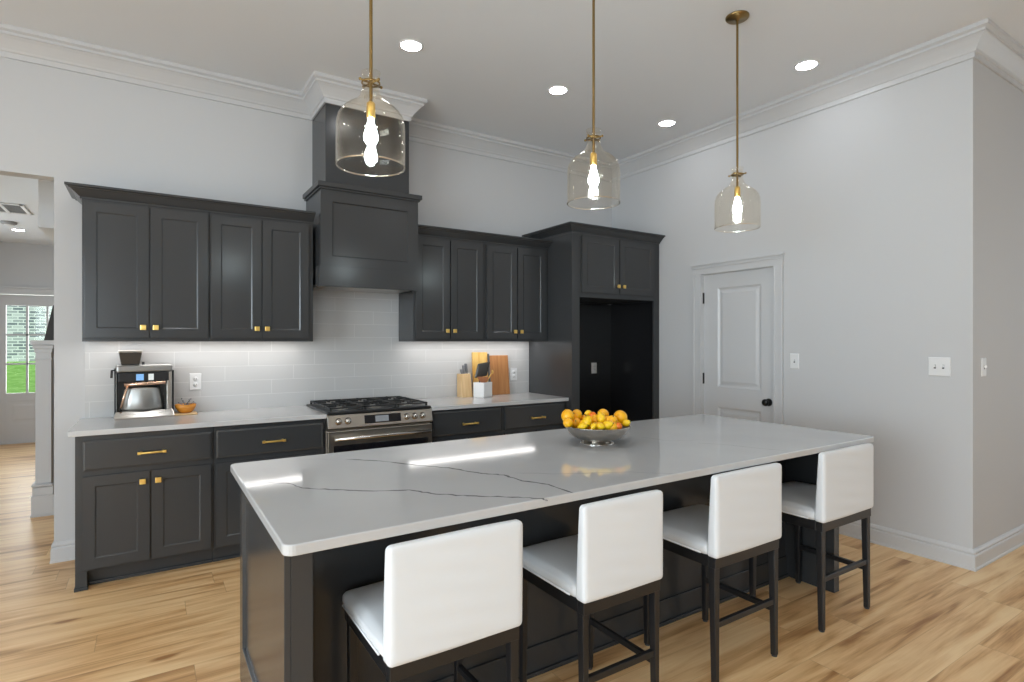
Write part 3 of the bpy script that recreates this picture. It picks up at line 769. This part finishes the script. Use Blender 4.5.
# ------------------------------------------------------------------ bar stools
def make_stool():
    W = 0.46; Dp = 0.452
    r = thing('bar_stool', 'stool', 'bar stool', (0, 0, 0), 'white bar stools along the island')
    # local: rear face at y=0, seat towards +y
    m = MB()
    m.box(-W / 2 + 0.008, W / 2 - 0.008, 0.012, 0.047, 0.478, 0.524); m.box(-W / 2 + 0.008, W / 2 - 0.008, Dp - 0.045, Dp - 0.01, 0.478, 0.524)
    m.box(-W / 2 + 0.008, -W / 2 + 0.043, 0.047, Dp - 0.045, 0.478, 0.524); m.box(W / 2 - 0.043, W / 2 - 0.008, 0.047, Dp - 0.045, 0.478, 0.524)
    m.box(-W / 2 + 0.043, W / 2 - 0.043, 0.047, Dp - 0.045, 0.510, 0.524)
    m.build('seat_frame', M['black'], r, 0.003)
    for sx in (-1, 1):
        for front in (0, 1):
            x = sx * (W / 2 - 0.024); y = Dp - 0.05 if front else 0.032
            lean = 0.012 * (1 if front else -1) * (-1)
            m = MB(); b0 = (x - 0.012, x + 0.012, y - 0.012 - (0.0 if front else 0.006), y + 0.012 - (0.0 if front else 0.006)); t0 = (x - 0.016, x + 0.016, y - 0.016, y + 0.016)
            m.taper(b0, t0, 0.006, 0.479)
            l = m.build('leg', M['black'], r, 0.003)
            tag(MB().lathe([(0.012, 0), (0.013, 0.006)], (x, y - (0 if front else 0.006), 0), 12, capb=True, capt=True).build('glide', M['slot'], l), 'small floor glide')
    xs = W / 2 - 0.025
    m = MB(); m.box(-xs, xs, 0.020, 0.040, 0.232, 0.257); m.build('rear_stretcher', M['black'], r, 0.003)
    m = MB(); m.box(xs - 0.010, xs + 0.010, 0.032, Dp - 0.05, 0.197, 0.222); m.build('side_stretcher', M['black'], r, 0.003)
    m = MB(); m.cushion(-W / 2, W / 2, 0.045, Dp, 0.525, 0.572, 0.018, (0.002, 0.003, 0.026), 14)
    s = m.build('seat', M['fabric'], r)
    def sh(p):
        q = p.copy(); k = (p.z - 0.52) / 0.34
        q.x *= 1.0 - 0.03 * (1 - k) * 0.0
        q.y *= 1.0 - 0.42 * max(0.0, min(1.0, k))
        # soft creases of the slipcover
        q.y += 0.0016 * math.sin(p.z * 95 + p.x * 14) * max(0, 1 - abs(p.x) / 0.26)
        return q
    m = MB(); m.cushion(-W / 2, W / 2, 0.0, 0.056, 0.522, 0.855, 0.015, (0.002, 0.003, 0.003), 26, T=sh)
    b = m.build('backrest', M['fabric'], r)
    w_, z0, z1 = W / 2 - 0.007, 0.529, 0.848
    rr = 0.012; loop = []
    for cx, cz, a0 in ((w_ - rr, z0 + rr, -90), (w_ - rr, z1 - rr, 0), (-w_ + rr, z1 - rr, 90), (-w_ + rr, z0 + rr, 180)):
        for q in range(5):
            a = math.radians(a0 + q * 22.5); loop.append((cx + rr * math.cos(a), 0.004, cz + rr * math.sin(a)))
    m = MB(); m.tube(loop, 0.0025, 8, closed=True); tag(m.build('piping', M['fabric'], b), 'welt along the rear edge')
    m = MB(); m.tube([(-W / 2, 0.08, 0.530), (-W / 2, Dp - 0.02, 0.530), (-W / 2 + 0.02, Dp, 0.530), (W / 2 - 0.02, Dp, 0.530), (W / 2, Dp - 0.02, 0.530), (W / 2, 0.08, 0.530)], 0.0035, 8)
    m.build('piping', M['fabric'], s)
    return r
stool = make_stool()
STO = [(1.126, -3.166, 0.965, 1.0, 0, 'white slipcovered bar stool at the near end of the island, its legs out of view'),
       (1.790, -3.166, 0.845, 1.004, 0, 'white slipcovered bar stool second from the near end of the island'),
       (2.523, -3.166, 1.005, 1.018, 0, 'white slipcovered bar stool third from the near end of the island'),
       (3.346, -3.166, 1.072, 1.026, 0, 'white slipcovered bar stool at the far end, beside the right wall')]
for i, (x, y, sx, sz, rz, lab) in enumerate(STO):
    o = stool if i == 0 else copy_tree(stool)
    o.location = (x, y, 0); o.scale = (sx, 1, sz); o.rotation_euler.z = rz; o['label'] = lab

# ------------------------------------------------------------------ pendants
def make_pendant():
    r = thing('pendant_light', 'pendant', 'pendant light', (0, 0, CEIL), 'glass pendants over the island')
    z = lambda v: v
    MB().lathe([(0.0, 0), (0.066, 0), (0.066, -0.016), (0.060, -0.022), (0.012, -0.024), (0.010, -0.034), (0, -0.034)], (0, 0, CEIL), 32).build('canopy', M['brass'], r)
    MB().lathe([(0.0065, CEIL - 0.03), (0.0065, 2.325)], (0, 0, 0), 14).build('rod', M['brass'], r)
    m = MB()
    m.lathe([(0, 2.330), (0.010, 2.330), (0.016, 2.322), (0.017, 2.272), (0.015, 2.267), (0, 2.267)], (0, 0, 0), 20)
    so_ = m.build('socket', M['gold'], r)
    m = MB(); m.lathe([(0.0, 2.269), (0.011, 2.266), (0.012, 2.250), (0.016, 2.235), (0.023, 2.214), (0.026, 2.197), (0.024, 2.182), (0.015, 2.169), (0.005, 2.164), (0, 2.163)], (0, 0, 0), 24)
    tag(m.build('bulb', M['bulb'], r), 'glowing filament bulb')
    m = MB()
    m.lathe([(0.031, 2.398), (0.0355, 2.398), (0.0355, 2.404), (0.031, 2.404), (0.031, 2.398)], (0, 0, 0), 28)
    for a in (0, math.pi / 2):
        dx, dy = math.cos(a + 0.3) * 0.048, math.sin(a + 0.3) * 0.048
        m.tube([(-dx, -dy, 2.401), (dx, dy, 2.401)], 0.004, 8)
        for s in (-1, 1): m.ball((s * dx, s * dy, 2.401), 0.006, seg=10)
    tag(m.build('cross_clip', M['brass'], r), 'brass cross pins')
    prof = [(0.128, 2.086), (0.1285, 2.16), (0.128, 2.228), (0.126, 2.252), (0.120, 2.273), (0.109, 2.291), (0.093, 2.306), (0.075, 2.318), (0.058, 2.329), (0.046, 2.342), (0.038, 2.357), (0.033, 2.374), (0.031, 2.390), (0.032, 2.415), (0.0345, 2.432), (0.036, 2.440)]
    m = MB(); inner = [(r_ - 0.0028, zz) for r_, zz in prof]
    m.lathe([(0.1266 + 0.0032 * math.cos(a), 2.085 + 0.0032 * math.sin(a)) for a in [k * math.pi / 4 for k in range(9)]], (0, 0, 0), 56, mi=1)
    m.lathe(prof + inner[::-1] + [prof[0]], (0, 0, 0), 56)
    tag(m.build('shade', [M['glass'], M['glassrim']], r), 'clear blown glass bell')
    return r
pend = make_pendant()
for i, (x, lab) in enumerate(((1.063, 'brass rod pendant with glass bell in front of the range hood'), (2.172, 'brass rod pendant with glass bell over the middle of the island'), (3.285, 'brass rod pendant hanging before the right wall, its round canopy in view'))):
    o = pend if i == 0 else copy_tree(pend)
    o.location = (x, -2.55 + (0.0 if i < 2 else -0.005), CEIL - (0.0, -0.008, -0.008)[i]); o['label'] = lab

# recessed downlights
def downlight(x, y, z, r0, label):
    t = thing('downlight', label, 'ceiling light', (x, y, z), 'recessed ceiling downlights')
    MB().lathe([(r0 + 0.014, 0), (r0 + 0.013, -0.004), (r0, -0.006), (r0, -0.001)], (x, y, z), 32).build('trim_ring', M['plate'], t)
    MB().lathe([(r0, -0.0025), (0, -0.0025)], (x, y, z), 32).build('lens', M['lamp'], t)
dl = [(1.786, -1.205, 'glowing recessed downlight in the ceiling just right of the range hood'), (2.985, -1.205, 'glowing recessed downlight near the middle pendant rod'),
      (4.189, -1.205, 'glowing recessed downlight in the ceiling corner above the door'), (4.202, -2.452, 'glowing recessed downlight right of the pendant canopy')]
for x, y, l in dl: downlight(x, y, CEIL, 0.066, l)
for x, y in ((0.586, -1.205), (0.0, -3.9), (1.8, -3.9), (3.4, -4.4), (-1.8, -2.2), (-1.8, -4.6), (1.8, -6.2), (4.4, -6.2), (-1.8, -7.0), (6.2, -4.6)):  # continue the downlight grid out of view, added as fill light
    downlight(x, y, CEIL, 0.066, 'glowing recessed downlight outside the photo frame')
downlight(-1.0, 4.45, HC, 0.062, 'glowing recessed downlight in the hall ceiling')
downlight(-1.0, 1.4, HC, 0.062, 'glowing recessed downlight outside the photo frame')

# hall ceiling fittings
t = thing('ceiling_vent', 'white air vent with dark slats in the hall ceiling', 'vent', (-0.8, 2.95, HC))
v0x, v1x, v0y, v1y = -1.28, -0.70, 2.74, 3.27
m = MB(); m.box(v0x, v1x, v0y, v0y + 0.04, HC - 0.012, HC); m.box(v0x, v1x, v1y - 0.04, v1y, HC - 0.012, HC)
for x in (v0x, -1.09, -0.91, v1x - 0.04): m.box(x, x + 0.03, v0y, v1y, HC - 0.012, HC)
m.build('frame', M['plate'], t, 0.002)
m = MB(); m.box(v0x + 0.02, v1x - 0.02, v0y + 0.02, v1y - 0.02, HC - 0.004, HC - 0.001)
for k in range(12):
    y = v0y + 0.045 + k * 0.037; m.box(v0x + 0.02, v1x - 0.02, y, y + 0.018, HC - 0.008, HC - 0.004)
tag(m.build('slats', M['greyplate'], t), 'dark grey slats')
t = thing('smoke_detector', 'round smoke detector on the hall ceiling', 'smoke detector', (-1.0, 3.85, HC))
MB().lathe([(0, 0), (0.075, 0), (0.072, -0.022), (0.055, -0.032), (0, -0.034)], (-1.0, 3.9, HC), 28).build('housing', mat('grey_plastic', (0.3, 0.3, 0.3), 0.5), t)
MB().lathe([(0.045, -0.0335), (0.045, -0.037), (0.015, -0.038), (0, -0.038)], (-1.0, 3.9, HC), 24).build('sensor_cap', M['plate'], t)

# half-height pedestal and dark post in the hall
t = thing('hall_pedestal', 'white panelled half-height pedestal post in the hall', 'column', (-0.37, 1.4, 0))
m = MB(); m.box(-0.423, -0.322, 1.29, 1.60, 0.0, 1.36); m.build('shaft', M['trim'], t, 0.002)
m = MB(); m.box(-0.446, -0.302, 1.265, 1.62, 0, 0.17); m.box(-0.440, -0.308, 1.272, 1.615, 0.17, 0.235); m.box(-0.452, -0.296, 1.262, 1.622, 0.0, 0.018)
m.tube([(-0.434, 1.28, 0.25), (-0.312, 1.28, 0.25)], 0.014, 10); m.tube([(-0.434, 1.28, 0.25), (-0.434, 1.60, 0.25)], 0.014, 10)
m.build('base', M['trim'], t, 0.002)
m = MB(); m.box(-0.428, -0.317, 1.284, 1.606, 1.27, 1.285); m.box(-0.430, -0.315, 1.282, 1.608, 1.33, 1.36); m.box(-0.438, -0.307, 1.272, 1.615, 1.36, 1.392); m.box(-0.450, -0.298, 1.255, 1.625, 1.392, 1.43)
m.build('cap', M['trim'], t, 0.003)
t = thing('tapered_post', 'dark tapered post close behind the white hall pedestal', 'post', (-0.26, 1.75, 0))
m = MB(); m.taper((-0.430, -0.10, 1.65, 1.95), (-0.425, -0.105, 1.66, 1.94), 0, 1.38); m.taper((-0.425, -0.105, 1.66, 1.94), (-0.36, -0.17, 1.72, 1.88), 1.38, 1.74); m.build('shaft', M['darkpost'], t, 0.002)  # dark tapered form standing in for the sliver beside the pedestal
m = MB(); m.box(-0.440, -0.09, 1.64, 1.96, 0, 0.12); m.build('plinth', M['darkpost'], t, 0.003)

# ------------------------------------------------------------------ wall plates
def plate(name, label, cat, T, w_, h_, gangs, kind='switch', group=None, m_=None):
    """faces local -Y"""
    t = thing(name, label, cat, T.translation, group)
    mb = MB(); mb.slab(-w_ / 2, w_ / 2, -h_ / 2, h_ / 2, -0.007, 0.0065, 0.004, 0.003, T=T)
    mb.build('cover_plate', m_ or M['plate'], t)
    for g in range(gangs):
        x = (g - (gangs - 1) / 2) * 0.046
        if kind == 'switch':
            q = MB(); q.box(x - 0.005, x + 0.005, -0.0195, -0.006, -0.004, 0.012, T=T); q.build('toggle', M['plate'], t, 0.001)
            s = MB(); s.box(x - 0.006, x + 0.006, -0.0078, -0.006, -0.013, 0.013, T=T); s.build('slot', M['slot'], t)
        else:
            for zz in (0.02, -0.02):
                q = MB(); q.lathe([(0.0165, 0.0), (0.0165, 0.0022), (0, 0.0024)], T=T @ Matrix.Translation((x, -0.0068, zz)) @ Matrix.Rotation(math.pi / 2, 4, 'X'), seg=20)
                s_ = q.build('socket', M['plate'], t)
                s2 = MB(); s2.box(x - 0.008, x - 0.006, -0.0096, -0.0085, zz - 0.004, zz + 0.006, T=T); s2.box(x + 0.006, x + 0.008, -0.0096, -0.0085, zz - 0.004, zz + 0.006, T=T)
                s2.build('slots', M['slot'], s_)
    return t
RW = lambda y, z: Matrix.Translation((XW, y, z)) @ Matrix.Rotation(-math.pi / 2, 4, 'Z')
plate('light_switch', 'white single light switch on the wall beside the door casing', 'light switch', RW(-2.098, 1.265), 0.072, 0.118, 1, group='light switches')
plate('light_switch', 'white double light switch on the right wall above the island end', 'light switch', RW(-3.070, 1.257), 0.122, 0.122, 2, group='light switches')
plate('light_switch', 'white light switch on the short wall past the outside corner', 'light switch', Matrix.Translation((4.82, YC, 1.257)), 0.072, 0.118, 1, group='light switches')
plate('wall_outlet', 'white wall outlet on the tiles beside the coffee machine', 'outlet', Matrix.Translation((0.632, -0.0105, 1.132)), 0.076, 0.120, 1, 'outlet', 'wall outlets')
plate('wall_outlet', 'white wall outlet on the tiles right of the cutting board', 'outlet', Matrix.Translation((3.352, -0.0105, 1.10)), 0.076, 0.120, 1, 'outlet', 'wall outlets')
plate('wall_outlet', 'white wall outlet on the black back of the refrigerator opening', 'outlet', Matrix.Translation((4.375, -0.0225, 1.134)), 0.072, 0.115, 1, 'outlet', 'wall outlets')

# ------------------------------------------------------------------ coffee machine
t = thing('coffee_machine', 'stainless steel coffee machine with black hopper and blue display', 'coffee machine', (0.33, -0.13, 0.914))
w2 = 0.163
m = MB(); m.box(-w2 + 0.012, w2 - 0.012, 0.02, 0.105, 0.0, 0.335)
m.build('rear_housing', M['black'], t, 0.004)
m = MB(); m.box(-w2 + 0.004, w2 - 0.006, -0.062, 0.105, 0.300, 0.352); tp = m.build('top_housing', M['carafe'], t, 0.014, 4)
tag(MB().box(-w2 + 0.02, w2 - 0.030, -0.066, -0.058, 0.244, 0.300).build('control_panel', M['black'], t, 0.002), 'black control panel')
tag(MB().box(-0.050, -0.008, -0.0675, -0.0655, 0.250, 0.292).build('blue_screen', M['screen_blue'], t), 'lit blue screen')
tag(MB().box(0.018, 0.048, -0.0675, -0.0655, 0.250, 0.292).build('white_button', M['screen_white'], t), 'pale square button')
m = MB(); m.box(-w2 + 0.016, w2 - 0.028, -0.056, 0.02, 0.246, 0.302); m.build('brew_head', M['black'], t)
m = MB(); m.taper((-w2 - 0.008, w2 + 0.002, -0.095, 0.105), (-w2 + 0.004, w2 - 0.006, -0.062, 0.105), 0.010, 0.052); m.box(-w2 - 0.008, w2 + 0.002, -0.095, 0.105, 0.0, 0.010)
m.build('drip_base', M['chrome'], t, 0.003)
m = MB(); m.box(w2 - 0.040, w2 - 0.010, -0.055, 0.05, 0.050, 0.302); m.build('side_pillar', M['steel'], t, 0.003)
m = MB(); m.box(-w2 - 0.002, -w2 + 0.006, -0.03, 0.09, 0.02, 0.33); m.box(w2 - 0.006, w2 + 0.004, -0.03, 0.09, 0.0, 0.31); m.build('side_panel', M['black'], t, 0.002)
m = MB(); m.lathe([(0, 0.054), (0.112, 0.056), (0.118, 0.066), (0.112, 0.12), (0.100, 0.185), (0.092, 0.200), (0.085, 0.206), (0, 0.208)], (0, 0, 0), 40, T=Matrix.Translation((-0.012, -0.022, 0)) @ Matrix.Diagonal((1, 0.48, 1, 1))); cf = m.build('carafe', M['carafe'], t)
m = MB(); m.tube([(-0.115, -0.072, 0.225), (0.112, -0.072, 0.232)], 0.012, 12); m.tube([(-0.095, -0.070, 0.222), (-0.115, -0.074, 0.15), (-0.132, -0.076, 0.075)], 0.007, 8)
tag(m.build('carafe_handle', M['copper'], cf), 'copper toned bar handle')
m = MB(); m.taper((-0.128, -0.030, -0.035, 0.075), (-0.142, -0.016, -0.045, 0.085), 0.352, 0.432); hp = m.build('bean_hopper', M['smoke'], t, 0.004)
m = MB(); m.box(-0.145, -0.013, -0.048, 0.088, 0.432, 0.448); tag(m.build('hopper_lid', M['steel'], hp, 0.004), 'silver lid')
m = MB(); m.tube([(-w2, -0.04, 0.318), (-w2 - 0.016, -0.04, 0.318), (-w2 - 0.018, -0.045, 0.27)], 0.007, 8); m.build('steam_lever', M['black'], t)
m = MB(); m.lathe([(0.008, 0), (0.008, 0.018), (0, 0.02)], (-0.008, -0.02, 0.352), 12); m.build('top_button', M['black'], t)
for ch in t.children:     # the parts above were laid out round the thing's own origin
    ch.matrix_parent_inverse = Matrix.Identity(4)
t.rotation_euler.z = math.radians(4); t.location = (0.327, -0.135, 0.914)
for ch in t.children:
    for g in ch.children: g.matrix_parent_inverse = Matrix.Identity(4)

# wooden tray with an amber bowl beside the coffee machine
tag(MB().box(0.497, 0.635, -0.185, -0.055, 0.914, 0.927).build('serving_board', M['maple'], None, 0.006, 3), 'small light wooden board under the amber bowl', 'board')
t = thing('amber_bowl', 'amber bowl on the small wooden board beside the coffee machine', 'bowl', (0.566, -0.12, 0.927))
MB().lathe([(0, 0), (0.035, 0), (0.048, 0.012), (0.062, 0.036), (0.067, 0.058), (0.064, 0.058), (0.058, 0.036), (0.044, 0.016), (0, 0.010)], (0.566, -0.12, 0.927), 32).build('body', M['amber'], t)
t2 = thing('dried_sprigs', 'dark dried sprigs lying in the amber bowl', 'sprigs', (0.566, -0.12, 0.94))
for k in range(6):
    a = k * 1.07; m = MB()
    p0 = Vector((0.566 - 0.018 * math.cos(a), -0.12 - 0.018 * math.sin(a), 0.945)); p1 = Vector((0.566 + 0.045 * math.cos(a), -0.12 + 0.045 * math.sin(a), 0.995 + 0.012 * (k % 3)))
    m.tube([p0, (p0 + p1) / 2 + Vector((0, 0, 0.008)), p1], [0.003, 0.0025, 0.0015], 6)
    for s in (0.55, 0.8, 1.0): m.ball(p0.lerp(p1, s) + Vector((0.004, 0.003, 0.003)), 0.006, (1, 1, 0.6), 8)
    m.build('sprig', M['greyplastic'], t2)

# ------------------------------------------------------------------ knife block group by the tall cabinet
t = thing('knife_block', 'tan wooden knife block standing left of the white crock', 'knife block', (2.79, -0.11, 0.914))
m = MB(); m.taper((2.722, 2.832, -0.135, -0.03), (2.726, 2.826, -0.100, -0.02), 0.914, 1.125); bk = m.build('block', M['maple'], t, 0.004)
for x, y, h in ((2.750, -0.078, 0.045), (2.778, -0.070, 0.080), (2.806, -0.060, 0.095)):
    m = MB(); m.taper((x - 0.010, x + 0.010, y - 0.012, y + 0.012), (x - 0.011, x + 0.011, y + 0.005, y + 0.028), 1.122, 1.122 + h)
    tag(m.build('knife_handle', M['greyplastic'], t, 0.004), 'grey knife handle')
TB = Matrix.Translation((2.966, -0.045, 0.914)) @ Matrix.Rotation(math.radians(-4), 4, 'X')
tag(MB().box(-0.082, 0.078, -0.012, 0.006, 0, 0.405, T=TB).build('cutting_board', M['yellowwood'], None, 0.004), 'tall honey coloured board standing behind the white crock', 'cutting board', 'cutting boards leaning on the tiles')
TB = Matrix.Translation((3.162, -0.060, 0.914)) @ Matrix.Rotation(math.radians(-6), 4, 'X')
t = thing('cutting_board', 'large brown wooden cutting board leaning against the tiles', 'cutting board', (3.125, -0.06, 0.914), 'cutting boards leaning on the tiles')
MB().box(-0.098, 0.110, -0.014, 0.012, 0, 0.375, T=TB).build('board', M['board'], t, 0.004)
MB().box(-0.106, -0.098, -0.014, 0.012, 0, 0.392, T=TB).build('edge_strip', M['greyplastic'], t, 0.002)
t = thing('utensil_crock', 'square white ceramic crock in front of the wooden boards', 'crock', (2.95, -0.14, 0.914))
TC = Matrix.Translation((2.918, -0.165, 0.914)) @ Matrix.Rotation(math.radians(27), 4, 'Z')
m = MB()
for q in ((-0.068, 0.068, -0.058, -0.048), (-0.068, 0.068, 0.048, 0.058), (-0.068, -0.058, -0.048, 0.048), (0.058, 0.068, -0.048, 0.048)): m.box(*q, 0, 0.135, T=TC)
m.box(-0.068, 0.068, -0.058, 0.058, 0, 0.012, T=TC)
m.build('body', M['ceramic'], t)
m = MB(); m.box(0.0685, 0.070, -0.050, 0.050, 0.02, 0.12, T=TC); m.build('side_label', M['plate'], t)
TC0 = TC; TC = TC0 @ Matrix.Rotation(math.radians(-45), 4, 'Z')
def in_crock(pts): return [TC @ Vector(p) for p in pts]
m = MB(); m.tube(in_crock([(-0.02, 0.0, 0.015), (-0.03, 0.0, 0.14), (-0.035, 0.0, 0.19)]), 0.006, 8)
m.cushion(-0.075, 0.040, -0.006, 0.006, 0.185, 0.315, 0.006, (0, 0.003, 0), 8, T=lambda p: TC @ Vector((p.x + 0.25 * (p.z - 0.2), p.y, p.z + 0.18 * p.x)))
tag(m.build('black_spatula', M['smoke']), 'broad black spatula standing in the white crock', 'spatula')
m = MB(); m.taper((-0.022, 0.022, -0.030, -0.018), (-0.026, 0.026, -0.031, -0.018), 0.014, 0.140, T=TC); m.taper((-0.030, 0.030, -0.031, -0.018), (-0.060, 0.050, -0.034, -0.018), 0.140, 0.185, T=TC)
tag(m.build('wooden_scraper', M['redwood'], None, 0.004), 'reddish wooden scraper sticking out of the white crock', 'utensil')
m = MB(); m.tube(in_crock([(-0.03, 0.022, 0.02), (0.03, 0.010, 0.13), (0.085, 0.004, 0.215)]), 0.007, 10); m.ball(TC @ Vector((0.090, 0.004, 0.225)), 0.016, (0.8, 0.5, 1.2), 12)
tag(m.build('wooden_spoon', M['yellowwood']), 'pale wooden spoon slanting out of the white crock', 'wooden spoon')

# ------------------------------------------------------------------ fruit bowl on the island
BC = Vector((2.272, -2.462, IZ))
t = thing('fruit_bowl', 'brushed steel footed bowl full of citrus on the island', 'bowl', BC)
m = MB(); m.lathe([(0.060, 0.018), (0.090, 0.022), (0.118, 0.034), (0.142, 0.054), (0.158, 0.076), (0.166, 0.090), (0.1685, 0.092), (0.165, 0.093), (0.153, 0.077), (0.137, 0.058), (0.114, 0.039), (0.088, 0.027), (0.0, 0.0235)], BC, 56)
m.build('body', M['steel'], t)
m = MB(); m.lathe([(0.0, 0.0), (0.086, 0.0), (0.088, 0.004), (0.080, 0.009), (0.066, 0.013), (0.060, 0.022), (0.0, 0.022)], BC, 48)
m.build('foot', M['chrome'], t)
RT_ = Vector((0.8409, -0.5412, 0)); FW = Vector((0.5412, 0.8409, 0))
def fruit(u, v, dz, r, kind, label):
    """u along the counter's view across, v away; dz above the counter"""
    p = BC + RT_ * u + FW * v; p.z = IZ + dz
    m = MB(); R = Matrix.Rotation(random.uniform(0, 6), 4, 'Z') @ Matrix.Rotation(random.uniform(0.3, 1.4), 4, 'X')
    nm, mt_ = {'o': ('orange', M['orange']), 'l': ('lemon', M['lemon']), 't': ('tangerine', M['deep_orange'])}[kind]
    if kind == 'l': m.ball((0, 0, 0), r, (0.92, 0.92, 1.12), 20, tip=0.28, R=R)
    else: m.ball((0, 0, 0), r, (1, 1, 0.93), 22, R=R)
    o = m.build(nm, mt_); o.location = p
    tag(o, label, 'fruit', 'citrus fruit heaped in the steel bowl')
    s = MB(); ax = R @ Vector((0, 0, 1)); q = ax * r * (1.30 if kind == 'l' else 0.925)
    s.tube([q - ax * 0.003, q + ax * 0.003], 0.0035, 6); st = s.build('stem', M['stem']); st.location = p; adopt_id(st, o)
def adopt_id(c, p):
    c.location = (0, 0, 0); c.parent = p
px = 0.0051 / 8.525
def F(cx, cy, rz, kind, v, label):
    u = (cx - 490) * px; z_px = 390 + cy / 8.525
    d = 2.87 + v
    z = 1.42 - (z_px - 341.5) * d / 562.84 - IZ
    fruit(u * d / 2.87, v, z, rz * px, kind, label)
F(243, 222, 60, 'o', 0.01, 'large orange at the left end of the heap, highest there')
F(335, 212, 50, 'o', 0.07, 'big yellowish orange second from the left at the back of the heap')
F(382, 272, 42, 'l', -0.085, 'pointed lemon left of the middle, at the front of the heap')
F(425, 192, 24, 'l', 0.05, 'smallest lemon peeping out high at the back of the heap')
F(462, 222, 38, 't', 0.04, 'deep orange tangerine in the middle at the back of the heap')
F(515, 240, 42, 'l', -0.03, 'lemon on top right of the middle of the heap')
F(556, 206, 50, 'o', 0.06, 'orange right of the middle at the top of the heap')
F(615, 258, 44, 'o', -0.02, 'orange just left of the right-end pair, lower than its neighbours')
F(698, 232, 62, 'o', 0.04, 'large orange at the right end of the heap')
F(340, 308, 32, 'l', -0.105, 'yellow lemon resting on the front rim, left of the other front lemons')
F(430, 306, 27, 'l', -0.12, 'small yellow lemon at the front rim below the tangerine')
F(490, 308, 30, 'l', -0.118, 'small yellow lemon in the middle of the front rim')
F(550, 298, 40, 'l', -0.10, 'plump lemon at the front rim right of the middle')
F(650, 308, 32, 't', -0.085, 'pinkish orange tangerine at the front rim near the right end')
F(730, 282, 34, 'l', -0.025, 'pale lemon at the right edge below the large orange')
F(232, 278, 44, 'o', -0.045, 'orange at the left edge below the highest one')
# fruit lower in the bowl that carries the heap
for (u, v, dz) in ((-0.065, 0.02, 0.068), (0.0, 0.055, 0.066), (0.065, 0.02, 0.066), (-0.03, -0.04, 0.064), (0.04, -0.04, 0.064),
                   (-0.108, 0.03, 0.098), (-0.05, 0.085, 0.105), (0.02, 0.10, 0.104), (0.105, 0.04, 0.098), (-0.066, -0.030, 0.098), (-0.004, 0.006, 0.116), (0.05, -0.005, 0.112), (0.0, -0.078, 0.090), (0.06, -0.085, 0.094)):
    fruit(u, v, dz, 0.030, 'o', 'orange in the lower layer of the heap, mostly hidden by the fruit above')
